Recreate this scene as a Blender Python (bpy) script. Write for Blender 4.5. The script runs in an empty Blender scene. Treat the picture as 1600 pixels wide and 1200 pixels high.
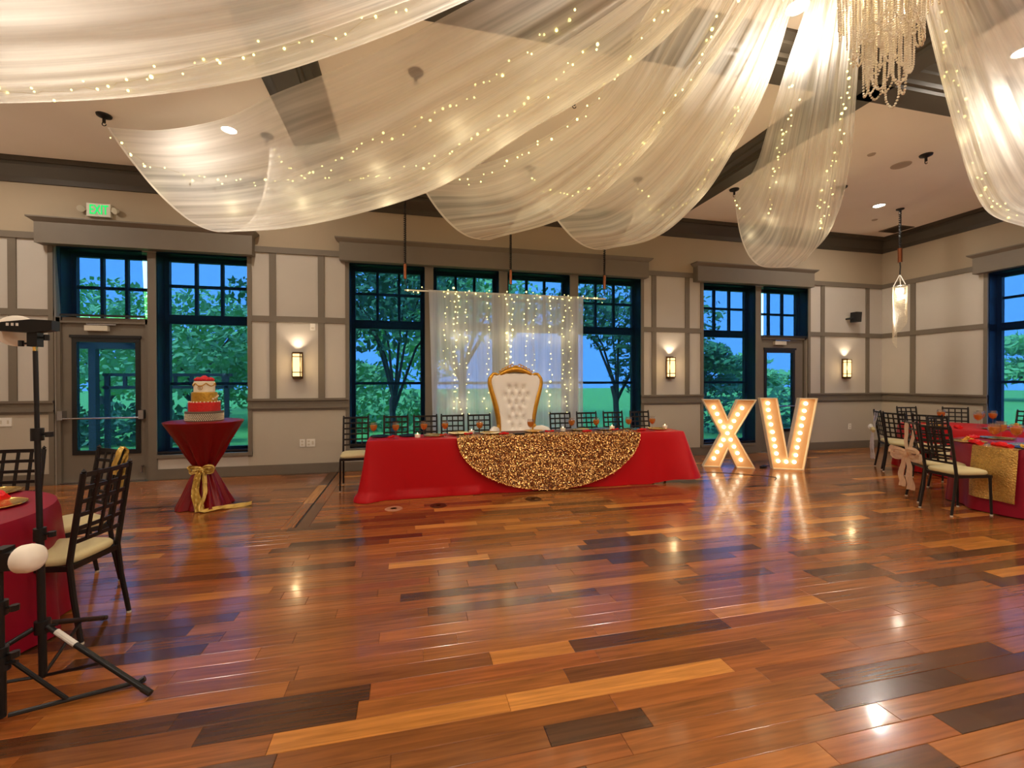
import bpy, bmesh, math, random
from mathutils import Vector, Matrix
random.seed(7)
R = math.radians
scene = bpy.context.scene
col = scene.collection

# ------------------------------------------------------------------ camera
YAW, PITCH, ROLL = R(13.258), R(-0.3446), R(-0.109)
fw = Vector((math.sin(YAW)*math.cos(PITCH), math.cos(YAW)*math.cos(PITCH), math.sin(PITCH)))
rt0 = Vector((math.cos(YAW), -math.sin(YAW), 0)); up0 = rt0.cross(fw)
rt = rt0*math.cos(ROLL) + up0*math.sin(ROLL); up = up0*math.cos(ROLL) - rt0*math.sin(ROLL)
CAM = Vector((0, 0, 1.45))
cam_data = bpy.data.cameras.new('camera')
cam_data.sensor_width = 36; cam_data.lens = 685.5*36/1600; cam_data.clip_start = 0.02; cam_data.clip_end = 300
cam = bpy.data.objects.new('camera', cam_data); col.objects.link(cam)
cam.matrix_world = Matrix(((rt.x, up.x, -fw.x, CAM.x), (rt.y, up.y, -fw.y, CAM.y), (rt.z, up.z, -fw.z, CAM.z), (0, 0, 0, 1)))
scene.camera = cam

# ------------------------------------------------------------------ sky, exposure, light levels
def srgb(r, g, b):
    f = lambda v: (v/255/12.92) if v/255 <= .04045 else ((v/255+.055)/1.055)**2.4
    return (f(r), f(g), f(b))
SKY_COLOR, SKY_STRENGTH = (0.26, 0.56, 0.95), 3.3
DOWNLIGHT_W, SCONCE_W, LETTER_E, FAIRY_E = 26.0, 3.5, 4.2, 3.4
WARM = (1.0, 0.84, 0.64)
world = bpy.data.worlds.new('sky'); scene.world = world; world.use_nodes = True
bg = world.node_tree.nodes['Background']
bg.inputs['Color'].default_value = (*SKY_COLOR, 1); bg.inputs['Strength'].default_value = SKY_STRENGTH
scene.cycles.sample_clamp_indirect = 4.0
scene.cycles.max_bounces = 7; scene.cycles.diffuse_bounces = 4; scene.cycles.glossy_bounces = 4; scene.cycles.transmission_bounces = 4; scene.cycles.transparent_max_bounces = 12
vs = scene.view_settings
vs.view_transform = 'Standard'; vs.look = 'None'; vs.exposure = 0.42; vs.gamma = 1.0; vs.use_curve_mapping = False

tree_fill_data = bpy.data.lights.new('tree_fill', 'SUN'); tree_fill_data.energy = 9.0; tree_fill_data.color = (.78, 1.0, .86); tree_fill_data.angle = R(25)  # broad greenish lamp added to brighten the trees and grass outside
tree_fill = bpy.data.objects.new('tree_fill', tree_fill_data); col.objects.link(tree_fill); tree_fill['kind'] = 'helper'
tree_fill.rotation_euler = Vector((.72, .26, -.64)).to_track_quat('-Z', 'Y').to_euler()

# ------------------------------------------------------------------ materials
MATS = {}
def nodes(name):
    m = bpy.data.materials.new(name); m.use_nodes = True
    nt = m.node_tree; nt.nodes.clear()
    out = nt.nodes.new('ShaderNodeOutputMaterial')
    MATS[name] = m
    return m, nt, out
def N(nt, t, **kw):
    n = nt.nodes.new(t)
    for k, v in kw.items(): setattr(n, k, v)
    return n
def pbr(name, color, rough=.5, metal=0, spec=.5, noise=None, bump=None, trans=0, emit=None, estr=0, coat=0, sheen=0, sub=0):
    """principled with optional colour noise (scale, amount) and bump (scale, strength)"""
    m, nt, out = nodes(name)
    p = N(nt, 'ShaderNodeBsdfPrincipled')
    p.inputs['Base Color'].default_value = (*color, 1)
    p.inputs['Roughness'].default_value = rough; p.inputs['Metallic'].default_value = metal
    p.inputs['Specular IOR Level'].default_value = spec
    p.inputs['Transmission Weight'].default_value = trans
    p.inputs['Coat Weight'].default_value = coat; p.inputs['Sheen Weight'].default_value = sheen
    if emit:
        p.inputs['Emission Color'].default_value = (*emit, 1); p.inputs['Emission Strength'].default_value = estr
    tc = N(nt, 'ShaderNodeTexCoord')
    if noise:
        n = N(nt, 'ShaderNodeTexNoise'); n.inputs['Scale'].default_value = noise[0]; n.inputs['Detail'].default_value = 5
        nt.links.new(tc.outputs['Object'], n.inputs['Vector'])
        r = N(nt, 'ShaderNodeMapRange'); r.inputs['To Min'].default_value = 1-noise[1]; r.inputs['To Max'].default_value = 1+noise[1]
        nt.links.new(n.outputs['Fac'], r.inputs['Value'])
        h = N(nt, 'ShaderNodeHueSaturation'); h.inputs['Color'].default_value = (*color, 1)
        nt.links.new(r.outputs['Result'], h.inputs['Value']); nt.links.new(h.outputs['Color'], p.inputs['Base Color'])
    if bump:
        n = N(nt, 'ShaderNodeTexNoise'); n.inputs['Scale'].default_value = bump[0]; n.inputs['Detail'].default_value = 4
        nt.links.new(tc.outputs['Object'], n.inputs['Vector'])
        b = N(nt, 'ShaderNodeBump'); b.inputs['Strength'].default_value = bump[1]; b.inputs['Distance'].default_value = .01
        nt.links.new(n.outputs['Fac'], b.inputs['Height']); nt.links.new(b.outputs['Normal'], p.inputs['Normal'])
    nt.links.new(p.outputs[0], out.inputs['Surface'])
    return m
def emis(name, color, strength, sample=True):
    m, nt, out = nodes(name)
    e = N(nt, 'ShaderNodeEmission'); e.inputs[0].default_value = (*color, 1); e.inputs[1].default_value = strength
    nt.links.new(e.outputs[0], out.inputs['Surface'])
    if not sample: m.cycles.emission_sampling = 'NONE'
    return m
def sheer(name, color, base, vary, stripe=60.0, transl=.5):
    """thin fabric: part open weave (transparent), part scattering; denser threads where it is gathered (runs along uv v)"""
    m, nt, out = nodes(name)
    tc = N(nt, 'ShaderNodeTexCoord'); mp = N(nt, 'ShaderNodeMapping'); mp.inputs['Scale'].default_value = (1.2, stripe, 1)
    nt.links.new(tc.outputs['UV'], mp.inputs['Vector'])
    n = N(nt, 'ShaderNodeTexNoise'); n.inputs['Scale'].default_value = 1.0; n.inputs['Detail'].default_value = 3; n.inputs['Roughness'].default_value = .6
    nt.links.new(mp.outputs[0], n.inputs['Vector'])
    r = N(nt, 'ShaderNodeMapRange'); r.inputs['From Min'].default_value = .3; r.inputs['From Max'].default_value = .7
    r.inputs['To Min'].default_value = base-vary; r.inputs['To Max'].default_value = min(.97, base+vary)
    nt.links.new(n.outputs['Fac'], r.inputs['Value'])
    tr = N(nt, 'ShaderNodeBsdfTransparent')
    d = N(nt, 'ShaderNodeBsdfDiffuse'); d.inputs['Color'].default_value = (*color, 1)
    t = N(nt, 'ShaderNodeBsdfTranslucent'); t.inputs['Color'].default_value = (*color, 1)
    mx = N(nt, 'ShaderNodeMixShader'); mx.inputs[0].default_value = transl
    nt.links.new(d.outputs[0], mx.inputs[1]); nt.links.new(t.outputs[0], mx.inputs[2])
    m2 = N(nt, 'ShaderNodeMixShader')
    nt.links.new(r.outputs['Result'], m2.inputs[0]); nt.links.new(tr.outputs[0], m2.inputs[1]); nt.links.new(mx.outputs[0], m2.inputs[2])
    nt.links.new(m2.outputs[0], out.inputs['Surface'])
    return m
def thin_glass(name, tint, gloss=.06, rough=.02, extra=None):
    m, nt, out = nodes(name)
    tr = N(nt, 'ShaderNodeBsdfTransparent'); tr.inputs[0].default_value = (*tint, 1)
    g = N(nt, 'ShaderNodeBsdfGlossy'); g.inputs['Roughness'].default_value = rough
    mx = N(nt, 'ShaderNodeMixShader'); mx.inputs[0].default_value = gloss
    nt.links.new(tr.outputs[0], mx.inputs[1]); nt.links.new(g.outputs[0], mx.inputs[2])
    last = mx
    if extra:
        d = N(nt, 'ShaderNodeBsdfDiffuse'); d.inputs[0].default_value = (*extra[0], 1)
        m3 = N(nt, 'ShaderNodeMixShader'); m3.inputs[0].default_value = extra[1]
        nt.links.new(mx.outputs[0], m3.inputs[1]); nt.links.new(d.outputs[0], m3.inputs[2]); last = m3
    nt.links.new(last.outputs[0], out.inputs['Surface'])
    return m
def shade_fabric(name, tint, scatter, amount):
    """dark open-weave screen: see-through, with a little daylight scattering in the threads"""
    m, nt, out = nodes(name)
    tr = N(nt, 'ShaderNodeBsdfTransparent'); tr.inputs[0].default_value = (*tint, 1)
    d = N(nt, 'ShaderNodeBsdfDiffuse'); d.inputs[0].default_value = (.012, .014, .02, 1)
    t = N(nt, 'ShaderNodeBsdfTranslucent'); t.inputs[0].default_value = (*scatter, 1)
    a = N(nt, 'ShaderNodeMixShader'); a.inputs[0].default_value = .5
    nt.links.new(d.outputs[0], a.inputs[1]); nt.links.new(t.outputs[0], a.inputs[2])
    b = N(nt, 'ShaderNodeMixShader'); b.inputs[0].default_value = amount
    nt.links.new(tr.outputs[0], b.inputs[1]); nt.links.new(a.outputs[0], b.inputs[2])
    nt.links.new(b.outputs[0], out.inputs['Surface'])
    return m
def wood_floor(name, per_island, along_y=False):
    m, nt, out = nodes(name)
    if per_island:
        g = N(nt, 'ShaderNodeNewGeometry'); rnd = g.outputs['Random Per Island']
    else:
        g = N(nt, 'ShaderNodeObjectInfo'); rnd = g.outputs['Random']
    ramp = N(nt, 'ShaderNodeValToRGB'); cr = ramp.color_ramp
    stops = [(0, (78, 48, 28)), (.10, (98, 59, 32)), (.20, (130, 78, 38)), (.40, (154, 94, 46)), (.55, (138, 80, 41)), (.68, (164, 102, 50)), (.82, (152, 85, 44)), (.92, (190, 124, 60)), (1, (210, 144, 76))]
    cr.elements[0].position = 0; cr.elements[0].color = (*srgb(*stops[0][1]), 1)
    cr.elements[1].position = 1; cr.elements[1].color = (*srgb(*stops[-1][1]), 1)
    for p, c in stops[1:-1]:
        e = cr.elements.new(p); e.color = (*srgb(*c), 1)
    nt.links.new(rnd, ramp.inputs[0])
    tc = N(nt, 'ShaderNodeTexCoord'); mp = N(nt, 'ShaderNodeMapping')
    mp.inputs['Scale'].default_value = (28, 1.6, 1) if along_y else (1.6, 28, 1)
    add = N(nt, 'ShaderNodeVectorMath'); add.operation = 'ADD'
    mul = N(nt, 'ShaderNodeMath'); mul.operation = 'MULTIPLY'; mul.inputs[1].default_value = 37
    nt.links.new(rnd, mul.inputs[0]); nt.links.new(tc.outputs['Object'], add.inputs[0]); nt.links.new(mul.outputs[0], add.inputs[1])
    nt.links.new(add.outputs[0], mp.inputs['Vector'])
    n = N(nt, 'ShaderNodeTexNoise'); n.inputs['Scale'].default_value = 1.5; n.inputs['Detail'].default_value = 6; n.inputs['Distortion'].default_value = .6
    nt.links.new(mp.outputs[0], n.inputs['Vector'])
    r = N(nt, 'ShaderNodeMapRange'); r.inputs['From Min'].default_value = .25; r.inputs['From Max'].default_value = .75
    r.inputs['To Min'].default_value = .62; r.inputs['To Max'].default_value = 1.32
    nt.links.new(n.outputs['Fac'], r.inputs['Value'])
    h = N(nt, 'ShaderNodeHueSaturation'); h.inputs['Saturation'].default_value = 1.02
    nt.links.new(ramp.outputs[0], h.inputs['Color']); nt.links.new(r.outputs['Result'], h.inputs['Value'])
    p = N(nt, 'ShaderNodeBsdfPrincipled'); p.inputs['Roughness'].default_value = .22
    p.inputs['Specular IOR Level'].default_value = .55
    p.inputs['Coat Weight'].default_value = .35; p.inputs['Coat Roughness'].default_value = .09
    nt.links.new(h.outputs[0], p.inputs['Base Color'])
    w = N(nt, 'ShaderNodeTexNoise'); w.inputs['Scale'].default_value = 5; w.inputs['Detail'].default_value = 2
    nt.links.new(add.outputs[0], w.inputs['Vector'])
    b = N(nt, 'ShaderNodeBump'); b.inputs['Strength'].default_value = .06; b.inputs['Distance'].default_value = .02
    nt.links.new(w.outputs['Fac'], b.inputs['Height']); nt.links.new(b.outputs['Normal'], p.inputs['Normal']); nt.links.new(b.outputs['Normal'], p.inputs['Coat Normal'])
    nt.links.new(p.outputs[0], out.inputs['Surface'])
    return m

wood_floor('plank_wood', False); wood_floor('plank_wood_field', True)
pbr('panel_paint', srgb(190, 182, 170), .75, noise=(3, .04))
pbr('frieze_paint', srgb(168, 152, 128), .75, noise=(3, .04))
pbr('dado_paint', srgb(182, 172, 154), .75, noise=(3, .04))
pbr('taupe_trim', srgb(112, 102, 88), .6, noise=(8, .06))
pbr('dark_trim', srgb(66, 58, 46), .55, noise=(6, .1))
pbr('ceiling_paint', srgb(240, 228, 214), .85, noise=(1.5, .05), bump=(160, .05))
pbr('black_frame', srgb(12, 13, 17), .45)
pbr('metal_steel', srgb(190, 190, 195), .25, 1)
pbr('white_plastic', srgb(232, 228, 218), .4)
pbr('beige_plastic', srgb(205, 196, 176), .45)
pbr('black_plastic', srgb(16, 16, 18), .4)
pbr('black_iron', srgb(30, 24, 22), .42, .3, noise=(30, .2))
pbr('cushion_cream', srgb(208, 192, 142), .6, bump=(60, .1), noise=(9, .05))
pbr('red_satin', srgb(190, 2, 14), .45, spec=.3, noise=(2.5, .06))
pbr('crimson_spandex', srgb(122, 2, 10), .38, spec=.35, noise=(3, .08))
pbr('burgundy_satin', srgb(140, 2, 34), .45, spec=.3, noise=(2.5, .08))
pbr('napkin_red', srgb(214, 12, 16), .55, spec=.3, noise=(14, .1))
pbr('gold_satin', srgb(206, 170, 84), .34, .35, noise=(18, .18), bump=(26, .5))
pbr('gold_plate', srgb(222, 180, 96), .2, .9)
pbr('gold_frame', srgb(216, 160, 58), .3, .75, noise=(20, .2), bump=(60, .3))
pbr('gold_icing', srgb(206, 160, 62), .38, .6, bump=(45, .9), noise=(20, .2))
pbr('white_icing', srgb(244, 232, 204), .5)
pbr('red_icing', srgb(208, 22, 14), .45, bump=(70, .8), noise=(60, .25))
pbr('rose_red', srgb(214, 24, 40), .5, noise=(30, .2))
pbr('white_leather', srgb(252, 247, 238), .38, coat=.2)
pbr('sequin_base', srgb(92, 42, 12), .6, .0, noise=(70, .4))
pbr('sequin_gold', srgb(240, 186, 116), .27, 1)
pbr('sequin_runner', srgb(212, 172, 96), .26, .85, noise=(45, .45), bump=(70, 1.0))
pbr('copper', srgb(140, 82, 54), .3, .9)
pbr('bead_pearl', srgb(240, 228, 200), .12, 0, .9, coat=.6)
pbr('crystal', srgb(248, 244, 238), .12, 0, .9, trans=.12, coat=.5)
pbr('letter_face', srgb(240, 190, 136), .6)
pbr('letter_white', srgb(246, 226, 190), .5)
pbr('fabric_white', srgb(238, 232, 222), .7, sheen=.4, noise=(12, .06))
pbr('bronze', srgb(104, 78, 50), .4, .7)
pbr('chip_yellow', srgb(226, 176, 60), .6, noise=(40, .2))
pbr('wax', srgb(250, 240, 222), .5, sub=.3)
pbr('bark', srgb(56, 48, 42), .9, noise=(14, .3), bump=(20, .6))
pbr('leaf_dark', srgb(76, 126, 70), .6, noise=(2, .5))
pbr('leaf_light', srgb(140, 190, 110), .6, noise=(2, .45))
pbr('grass', srgb(136, 196, 84), .9, noise=(1.5, .3))
pbr('asphalt', srgb(120, 126, 136), .9, noise=(2, .2))
pbr('pergola_wood', srgb(66, 60, 56), .8, noise=(6, .2))
pbr('vent_grille', srgb(110, 96, 80), .6)
pbr('speaker_grille', srgb(176, 158, 138), .8, noise=(200, .1))
pbr('disc_brass', srgb(130, 74, 36), .35, .4)
pbr('disc_light', srgb(198, 150, 120), .4, .2)
pbr('disc_dark', srgb(66, 34, 18), .4, .3)
sheer('swag_sheer', srgb(255, 251, 242), .54, .24, 34, .52)
sheer('hem_sheer', srgb(252, 248, 240), .85, .1, 10, .5)
sheer('backdrop_sheer', srgb(240, 240, 238), .66, .13, 22, .45)
sheer('organza_peach', srgb(244, 212, 178), .85, .1, 20, .4)
sheer('organza_white', srgb(240, 236, 234), .85, .1, 20, .4)
sheer('pendant_mesh', srgb(255, 240, 214), .62, .3, 30, .5)
thin_glass('window_glass', (.93, .96, .98), .05, .01)
thin_glass('goblet_glass', (.93, .93, .93), .12, .03)
shade_fabric('solar_shade', (.42, .58, .74), (.07, .08, .10), .26)
thin_glass('drink_amber', (1.0, .62, .2), .03, .05, (srgb(246, 156, 52), .6))
emis('fairy_bulb', (1.0, .82, .24), FAIRY_E, False)
emis('marquee_bulb', (1.0, .84, .58), LETTER_E)
emis('downlight_lens', (1.0, .90, .76), 30.0, False)
emis('sconce_glow', (1.0, .66, .26), 1.9)
emis('exit_green', (.01, .85, .16), .9)
emis('flame', (1.0, .72, .3), 6.0, False)
emis('pendant_glow', (1.0, .84, .6), 6.0)
pbr('fairy_wire', srgb(196, 186, 140), .4, .6)
# ------------------------------------------------------------------ mesh helpers
class MB:
    """collects geometry for one mesh object"""
    def __init__(s): s.v, s.f, s.uv = [], [], None
    def add(s, vs, fs):
        o = len(s.v); s.v += [tuple(p) for p in vs]; s.f += [tuple(i+o for i in f) for f in fs]; return s
    def box(s, x0, x1, y0, y1, z0, z1):
        return s.add([(x0,y0,z0),(x1,y0,z0),(x1,y1,z0),(x0,y1,z0),(x0,y0,z1),(x1,y0,z1),(x1,y1,z1),(x0,y1,z1)],
                     [(0,3,2,1),(4,5,6,7),(0,1,5,4),(1,2,6,5),(2,3,7,6),(3,0,4,7)])
    def tube(s, pts, rad, n=8, cap=True, closed=False):
        pts = [Vector(p) for p in pts]; m = len(pts)
        rr = rad if isinstance(rad, (list, tuple)) else [rad]*m
        rings = []; prev = None
        for i, p in enumerate(pts):
            if closed: t = pts[(i+1) % m]-pts[i-1]
            else: t = pts[min(i+1, m-1)]-pts[max(i-1, 0)]
            t.normalize()
            if prev is None:
                a = Vector((0,0,1)) if abs(t.z) < .9 else Vector((1,0,0))
                nrm = (a - t*a.dot(t)).normalized()
            else: nrm = (prev - t*prev.dot(t)).normalized()
            prev = nrm; b = t.cross(nrm)
            rings.append([p + (nrm*math.cos(k*2*math.pi/n)+b*math.sin(k*2*math.pi/n))*rr[i] for k in range(n)])
        vs = [q for r in rings for q in r]; fs = []
        for i in range(m if closed else m-1):
            j = (i+1) % m
            for k in range(n): fs.append((i*n+k, i*n+(k+1) % n, j*n+(k+1) % n, j*n+k))
        if cap and not closed: fs += [tuple(range(n))[::-1], tuple((m-1)*n+k for k in range(n))]
        return s.add(vs, fs)
    def lathe(s, prof, n=24, c=(0,0,0), sx=1, sy=1):
        vs, fs = [], []
        for r, z in prof:
            for k in range(n):
                a = k*2*math.pi/n; vs.append((c[0]+r*math.cos(a)*sx, c[1]+r*math.sin(a)*sy, c[2]+z))
        for i in range(len(prof)-1):
            for k in range(n): fs.append((i*n+k, i*n+(k+1) % n, (i+1)*n+(k+1) % n, (i+1)*n+k))
        if prof[0][0] > 1e-6: fs.append(tuple(range(n))[::-1])
        if prof[-1][0] > 1e-6: fs.append(tuple((len(prof)-1)*n+k for k in range(n)))
        return s.add(vs, fs)
    def ball(s, c, r, n=8, m=6, sz=1):
        prof = [(max(1e-7, r*math.sin(math.pi*i/m)), -r*sz*math.cos(math.pi*i/m)) for i in range(m+1)]
        return s.lathe(prof, n, c)
    def octa(s, c, r):
        x, y, z = c
        return s.add([(x+r,y,z),(x-r,y,z),(x,y+r,z),(x,y-r,z),(x,y,z+r),(x,y,z-r)],
                     [(0,2,4),(2,1,4),(1,3,4),(3,0,4),(2,0,5),(1,2,5),(3,1,5),(0,3,5)])
    def prism(s, poly, y0, y1):
        """polygon in x,z extruded along y"""
        n = len(poly); vs = [(x,y0,z) for x, z in poly]+[(x,y1,z) for x, z in poly]
        fs = [tuple(range(n)), tuple(range(2*n-1, n-1, -1))]
        for i in range(n): j = (i+1) % n; fs.append((i, i+n, j+n, j))
        return s.add(vs, fs)
    def grid(s, rows, closed=False, uv=True):
        n = len(rows[0]); vs = [p for r in rows for p in r]; fs = []
        o = len(s.v)
        for i in range(len(rows)-1):
            for k in range(n if closed else n-1):
                fs.append((i*n+k, i*n+(k+1) % n, (i+1)*n+(k+1) % n, (i+1)*n+k))
        s.add(vs, fs)
        if uv:
            s.uv = s.uv or {}
            for i in range(len(rows)):
                for k in range(n): s.uv[o+i*n+k] = (i/(len(rows)-1), k/max(1, n-1))
        return s
    def mesh(s, name, mat, smooth=False):
        me = bpy.data.meshes.new(name); me.from_pydata(s.v, [], s.f)
        if s.uv:
            l = me.uv_layers.new(name='UVMap')
            li = [0]*len(me.loops); me.loops.foreach_get('vertex_index', li)
            flat = []
            for v in li: flat += list(s.uv.get(v, (0, 0)))
            l.data.foreach_set('uv', flat)
        me.materials.append(MATS[mat] if isinstance(mat, str) else mat)
        bm = bmesh.new(); bm.from_mesh(me); bmesh.ops.recalc_face_normals(bm, faces=bm.faces); bm.to_mesh(me); bm.free()
        if smooth: me.polygons.foreach_set('use_smooth', [True]*len(me.polygons)); me.set_sharp_from_angle(angle=R(42))
        me.update(); return me
    def build(s, name, mat, parent=None, smooth=False, loc=None, rot=None):
        return place(name, s.mesh(name, mat, smooth), parent, loc, rot)
def place(name, me, parent=None, loc=None, rot=None):
    o = bpy.data.objects.new(name, me); col.objects.link(o)
    if parent: o.parent = parent
    if loc is not None: o.location = loc
    if rot is not None: o.rotation_euler = rot
    return o
def tag(o, label=None, cat=None, group=None, kind=None):
    if label: o['label'] = label
    if cat: o['category'] = cat
    if group: o['group'] = group
    if kind: o['kind'] = kind
    return o
def thing(name, label, cat, loc=(0,0,0), rz=0, group=None):
    o = bpy.data.objects.new(name, None); col.objects.link(o); o.empty_display_size = .1
    o.location = loc; o.rotation_euler = (0, 0, rz)
    return tag(o, label, cat, group)
def copy_tree(o, parent=None):
    c = o.copy(); col.objects.link(c); c.parent = parent
    for ch in list(o.children): copy_tree(ch, c)
    return c
def structure(o): o['kind'] = 'structure'; return o
def light(name, kind, loc, energy, color=WARM, parent=None, size=.1, rot=None, spot=None):
    d = bpy.data.lights.new(name, kind); d.energy = energy; d.color = color
    if kind == 'AREA': d.shape = 'DISK'; d.size = size
    elif kind == 'SPOT': d.spot_size = spot or R(110); d.spot_blend = .6; d.shadow_soft_size = size
    else: d.shadow_soft_size = size
    o = bpy.data.objects.new(name, d); col.objects.link(o); o.location = loc
    if rot: o.rotation_euler = rot
    if parent: o.parent = parent
    o['kind'] = 'helper'
    return o
def spline(pts, n):
    """n points along a smooth curve through pts, spaced evenly by chord length"""
    P = [Vector(p) for p in pts]
    d = [0]
    for a, b in zip(P, P[1:]): d.append(d[-1]+max(1e-6, (b-a).length))
    out = []
    for i in range(n):
        s = d[-1]*i/(n-1); k = 0
        while k < len(P)-2 and d[k+1] < s: k += 1
        t = (s-d[k])/(d[k+1]-d[k]); h = d[k+1]-d[k]
        def tan(j):
            if j == 0: return (P[1]-P[0])/(d[1]-d[0])
            if j == len(P)-1: return (P[-1]-P[-2])/(d[-1]-d[-2])
            return (P[j+1]-P[j-1])/(d[j+1]-d[j-1])
        m0, m1 = tan(k)*h, tan(k+1)*h
        out.append(P[k]*(2*t**3-3*t*t+1)+m0*(t**3-2*t*t+t)+P[k+1]*(-2*t**3+3*t*t)+m1*(t**3-t*t))
    return out
ORD = ['first', 'second', 'third', 'fourth', 'fifth', 'sixth', 'seventh', 'eighth', 'ninth', 'tenth', 'eleventh', 'twelfth']

# ------------------------------------------------------------------ room shell
D, XR, XL, YB = 7.522, 10.12, -6.76, -4.6
WT = .30
ZC = 4.54                                   # ceiling panels
# --- floor: slab, planks, plank field
slab = structure(MB().box(XL-.3, XR+.3, YB-.3, D+.3, -.2, -.012).build('floor', 'plank_wood_field'))
PW = .11
LENS = [.45, .62, .80, .98, 1.15, 1.4]
plank_me = []
def plank_geo(mb, x, y, L, z=0, w=PW, tilt=(0, 0)):
    c = .0016; g = .0006; zb = -.012
    x0, x1, y0, y1 = x+g, x+L-g, y+g, y+w-g
    def zt(px, py): return z + (px-x-L/2)*tilt[0]*.5 + (py-y-w/2)*tilt[1]
    t = [(x0+c,y0+c),(x1-c,y0+c),(x1-c,y1-c),(x0+c,y1-c)]; e = [(x0,y0),(x1,y0),(x1,y1),(x0,y1)]
    vs = [(a,b,zt(a,b)) for a, b in t]+[(a,b,zt(a,b)-c) for a, b in e]+[(a,b,zb) for a, b in e]
    fs = [(0,1,2,3)]
    for i in range(4):
        j = (i+1) % 4; fs += [(i,i+4,j+4,j), (i+4,i+8,j+8,j+4)]
    mb.add(vs, fs)
for L in LENS:
    mb = MB(); plank_geo(mb, -L/2, -PW/2, L); plank_me.append(mb.mesh('plank', 'plank_wood'))
rng = random.Random(11)
planks = []
y = .22; row = 0
while y+PW < D-.001:
    segs = [(XL, XR)]
    if y > 4.68: segs = [(XL, -1.235), (-.975, XR)]
    for a, b in segs:
        x = a - rng.random()*.9 if a == XL else a
        while x < b-.04:
            k = rng.choices(range(6), (1, 2, 3, 3, 2, 2))[0]; L = LENS[k]
            x0, x1 = max(x, a), min(x+L, b)
            if b-x1 < .18: x1 = b
            full = abs((x1-x0)-L) < 1e-6
            planks.append((x0, y, x1-x0, k if full else None)); x = x1
    y += PW; row += 1
def showsize(p):
    c = Vector((p[0]+p[2]/2, p[1]+PW/2, 0))-CAM; z = c.dot(fw)
    if z < .3: return 0
    u, v = 800+685.5*c.dot(rt)/z, 600-685.5*c.dot(up)/z
    if not (-120 < u < 1720 and v < 1215): return 0
    return p[2]/z**3
cand = sorted((p for p in planks if p[3] is not None), key=showsize, reverse=True)[:296]
sel = set(map(id, cand))
field = MB()
for p in planks:
    tl = (rng.uniform(-.0012, .0012), rng.uniform(-.006, .006))
    if id(p) in sel:
        place('plank', plank_me[p[3]], slab, (p[0]+p[2]/2, p[1]+PW/2, 0), (tl[1], -tl[0]*.5, 0))
    else: plank_geo(field, p[0], p[1], p[2], 0, PW, tl)
tag(field.build('plank_field', 'plank_wood_field', slab), kind='stuff')
# floor strip with a slot running to the back wall
wood_floor('plank_wood_cross', False, True)
yy = 4.69
for L in (.95, .95, .91):
    for x0 in (-1.233, -1.094):
        mb = MB(); plank_geo(mb, x0, yy, .117, 0, L); mb.build('cross_plank', 'plank_wood_cross', slab)
    yy += L
MB().box(-1.116, -1.094, 4.69, 7.5, -.011, -.006).build('track_slot', 'black_plastic', slab)

# --- back wall with openings
Zo = 3.36
wb = MB()
def wbox(x0, x1, z0, z1): wb.box(x0, x1, D, D+WT, z0 if z0 else -.012, z1)
wbox(XL-.3, -4.87, 0, Zo); wbox(-3.62, -2.41, 0, .37); wbox(-2.41, -.93, 0, Zo); wbox(-.93, 4.27, 0, .37)
wbox(4.27, 5.62, 0, Zo); wbox(5.62, 6.83, 0, .20); wbox(8.12, XR+.3, 0, Zo); wbox(XL-.3, XR+.3, Zo, 4.9)
wall_back = structure(wb.build('wall_back', 'panel_paint'))
def part_box(parent, name, mat, *b): return MB().box(*b).build(name, mat, parent)
# frieze above the top rail, dado below the chair rail
part_box(wall_back, 'frieze', 'frieze_paint', XL, XR, D-.006, D, 3.50, 4.6)
for a, b in ((XL, -4.87), (-2.41, -.93), (4.27, 5.62), (8.12, XR)):
    part_box(wall_back, 'dado', 'dado_paint', a, b, D-.006, D, .14, 1.0)
    part_box(wall_back, 'rail', 'taupe_trim', a, b, D-.03, D, 3.455, 3.545)
    part_box(wall_back, 'rail', 'taupe_trim', a, b, D-.022, D, 2.385, 2.475)
    mb = MB()
    mb.box(a, b, D-.045, D, 1.155, 1.19).box(a, b, D-.02, D, 1.055, 1.155).box(a, b, D-.038, D, 1.03, 1.055).box(a, b, D-.016, D, .995, 1.03)
    mb.build('chair_rail', 'taupe_trim', wall_back)
for a in (-6.2, -5.39, -2.105, -1.40, 4.50, 5.22, 8.46, 9.66):
    part_box(wall_back, 'batten', 'taupe_trim', a, a+.095, D-.018, D, 1.19, 3.46)
# mullion posts and window casing
for a, b, z in ((-3.73, -3.62, 0), (6.83, 6.96, 0), (.27, .41, .37), (1.54, 1.69, .37), (2.85, 3.01, .37)):
    part_box(wall_back, 'mullion_post', 'taupe_trim', a, b, D-.02, D+WT-.02, z, Zo)
for a, b, z0 in ((-4.93, -4.87, 0), (-2.41, -2.35, .30), (-.99, -.93, .30), (4.27, 4.33, .30), (5.56, 5.62, .14), (8.12, 8.18, 0)):
    part_box(wall_back, 'casing', 'taupe_trim', a, b, D-.025, D, z0, 3.40)
for a, b, z in ((-3.62, -2.35, .37), (-.99, 4.33, .37), (5.56, 6.83, .20)):
    part_box(wall_back, 'window_ledge', 'taupe_trim', a, b, D-.035, D+.1, z-.05, z)
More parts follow.
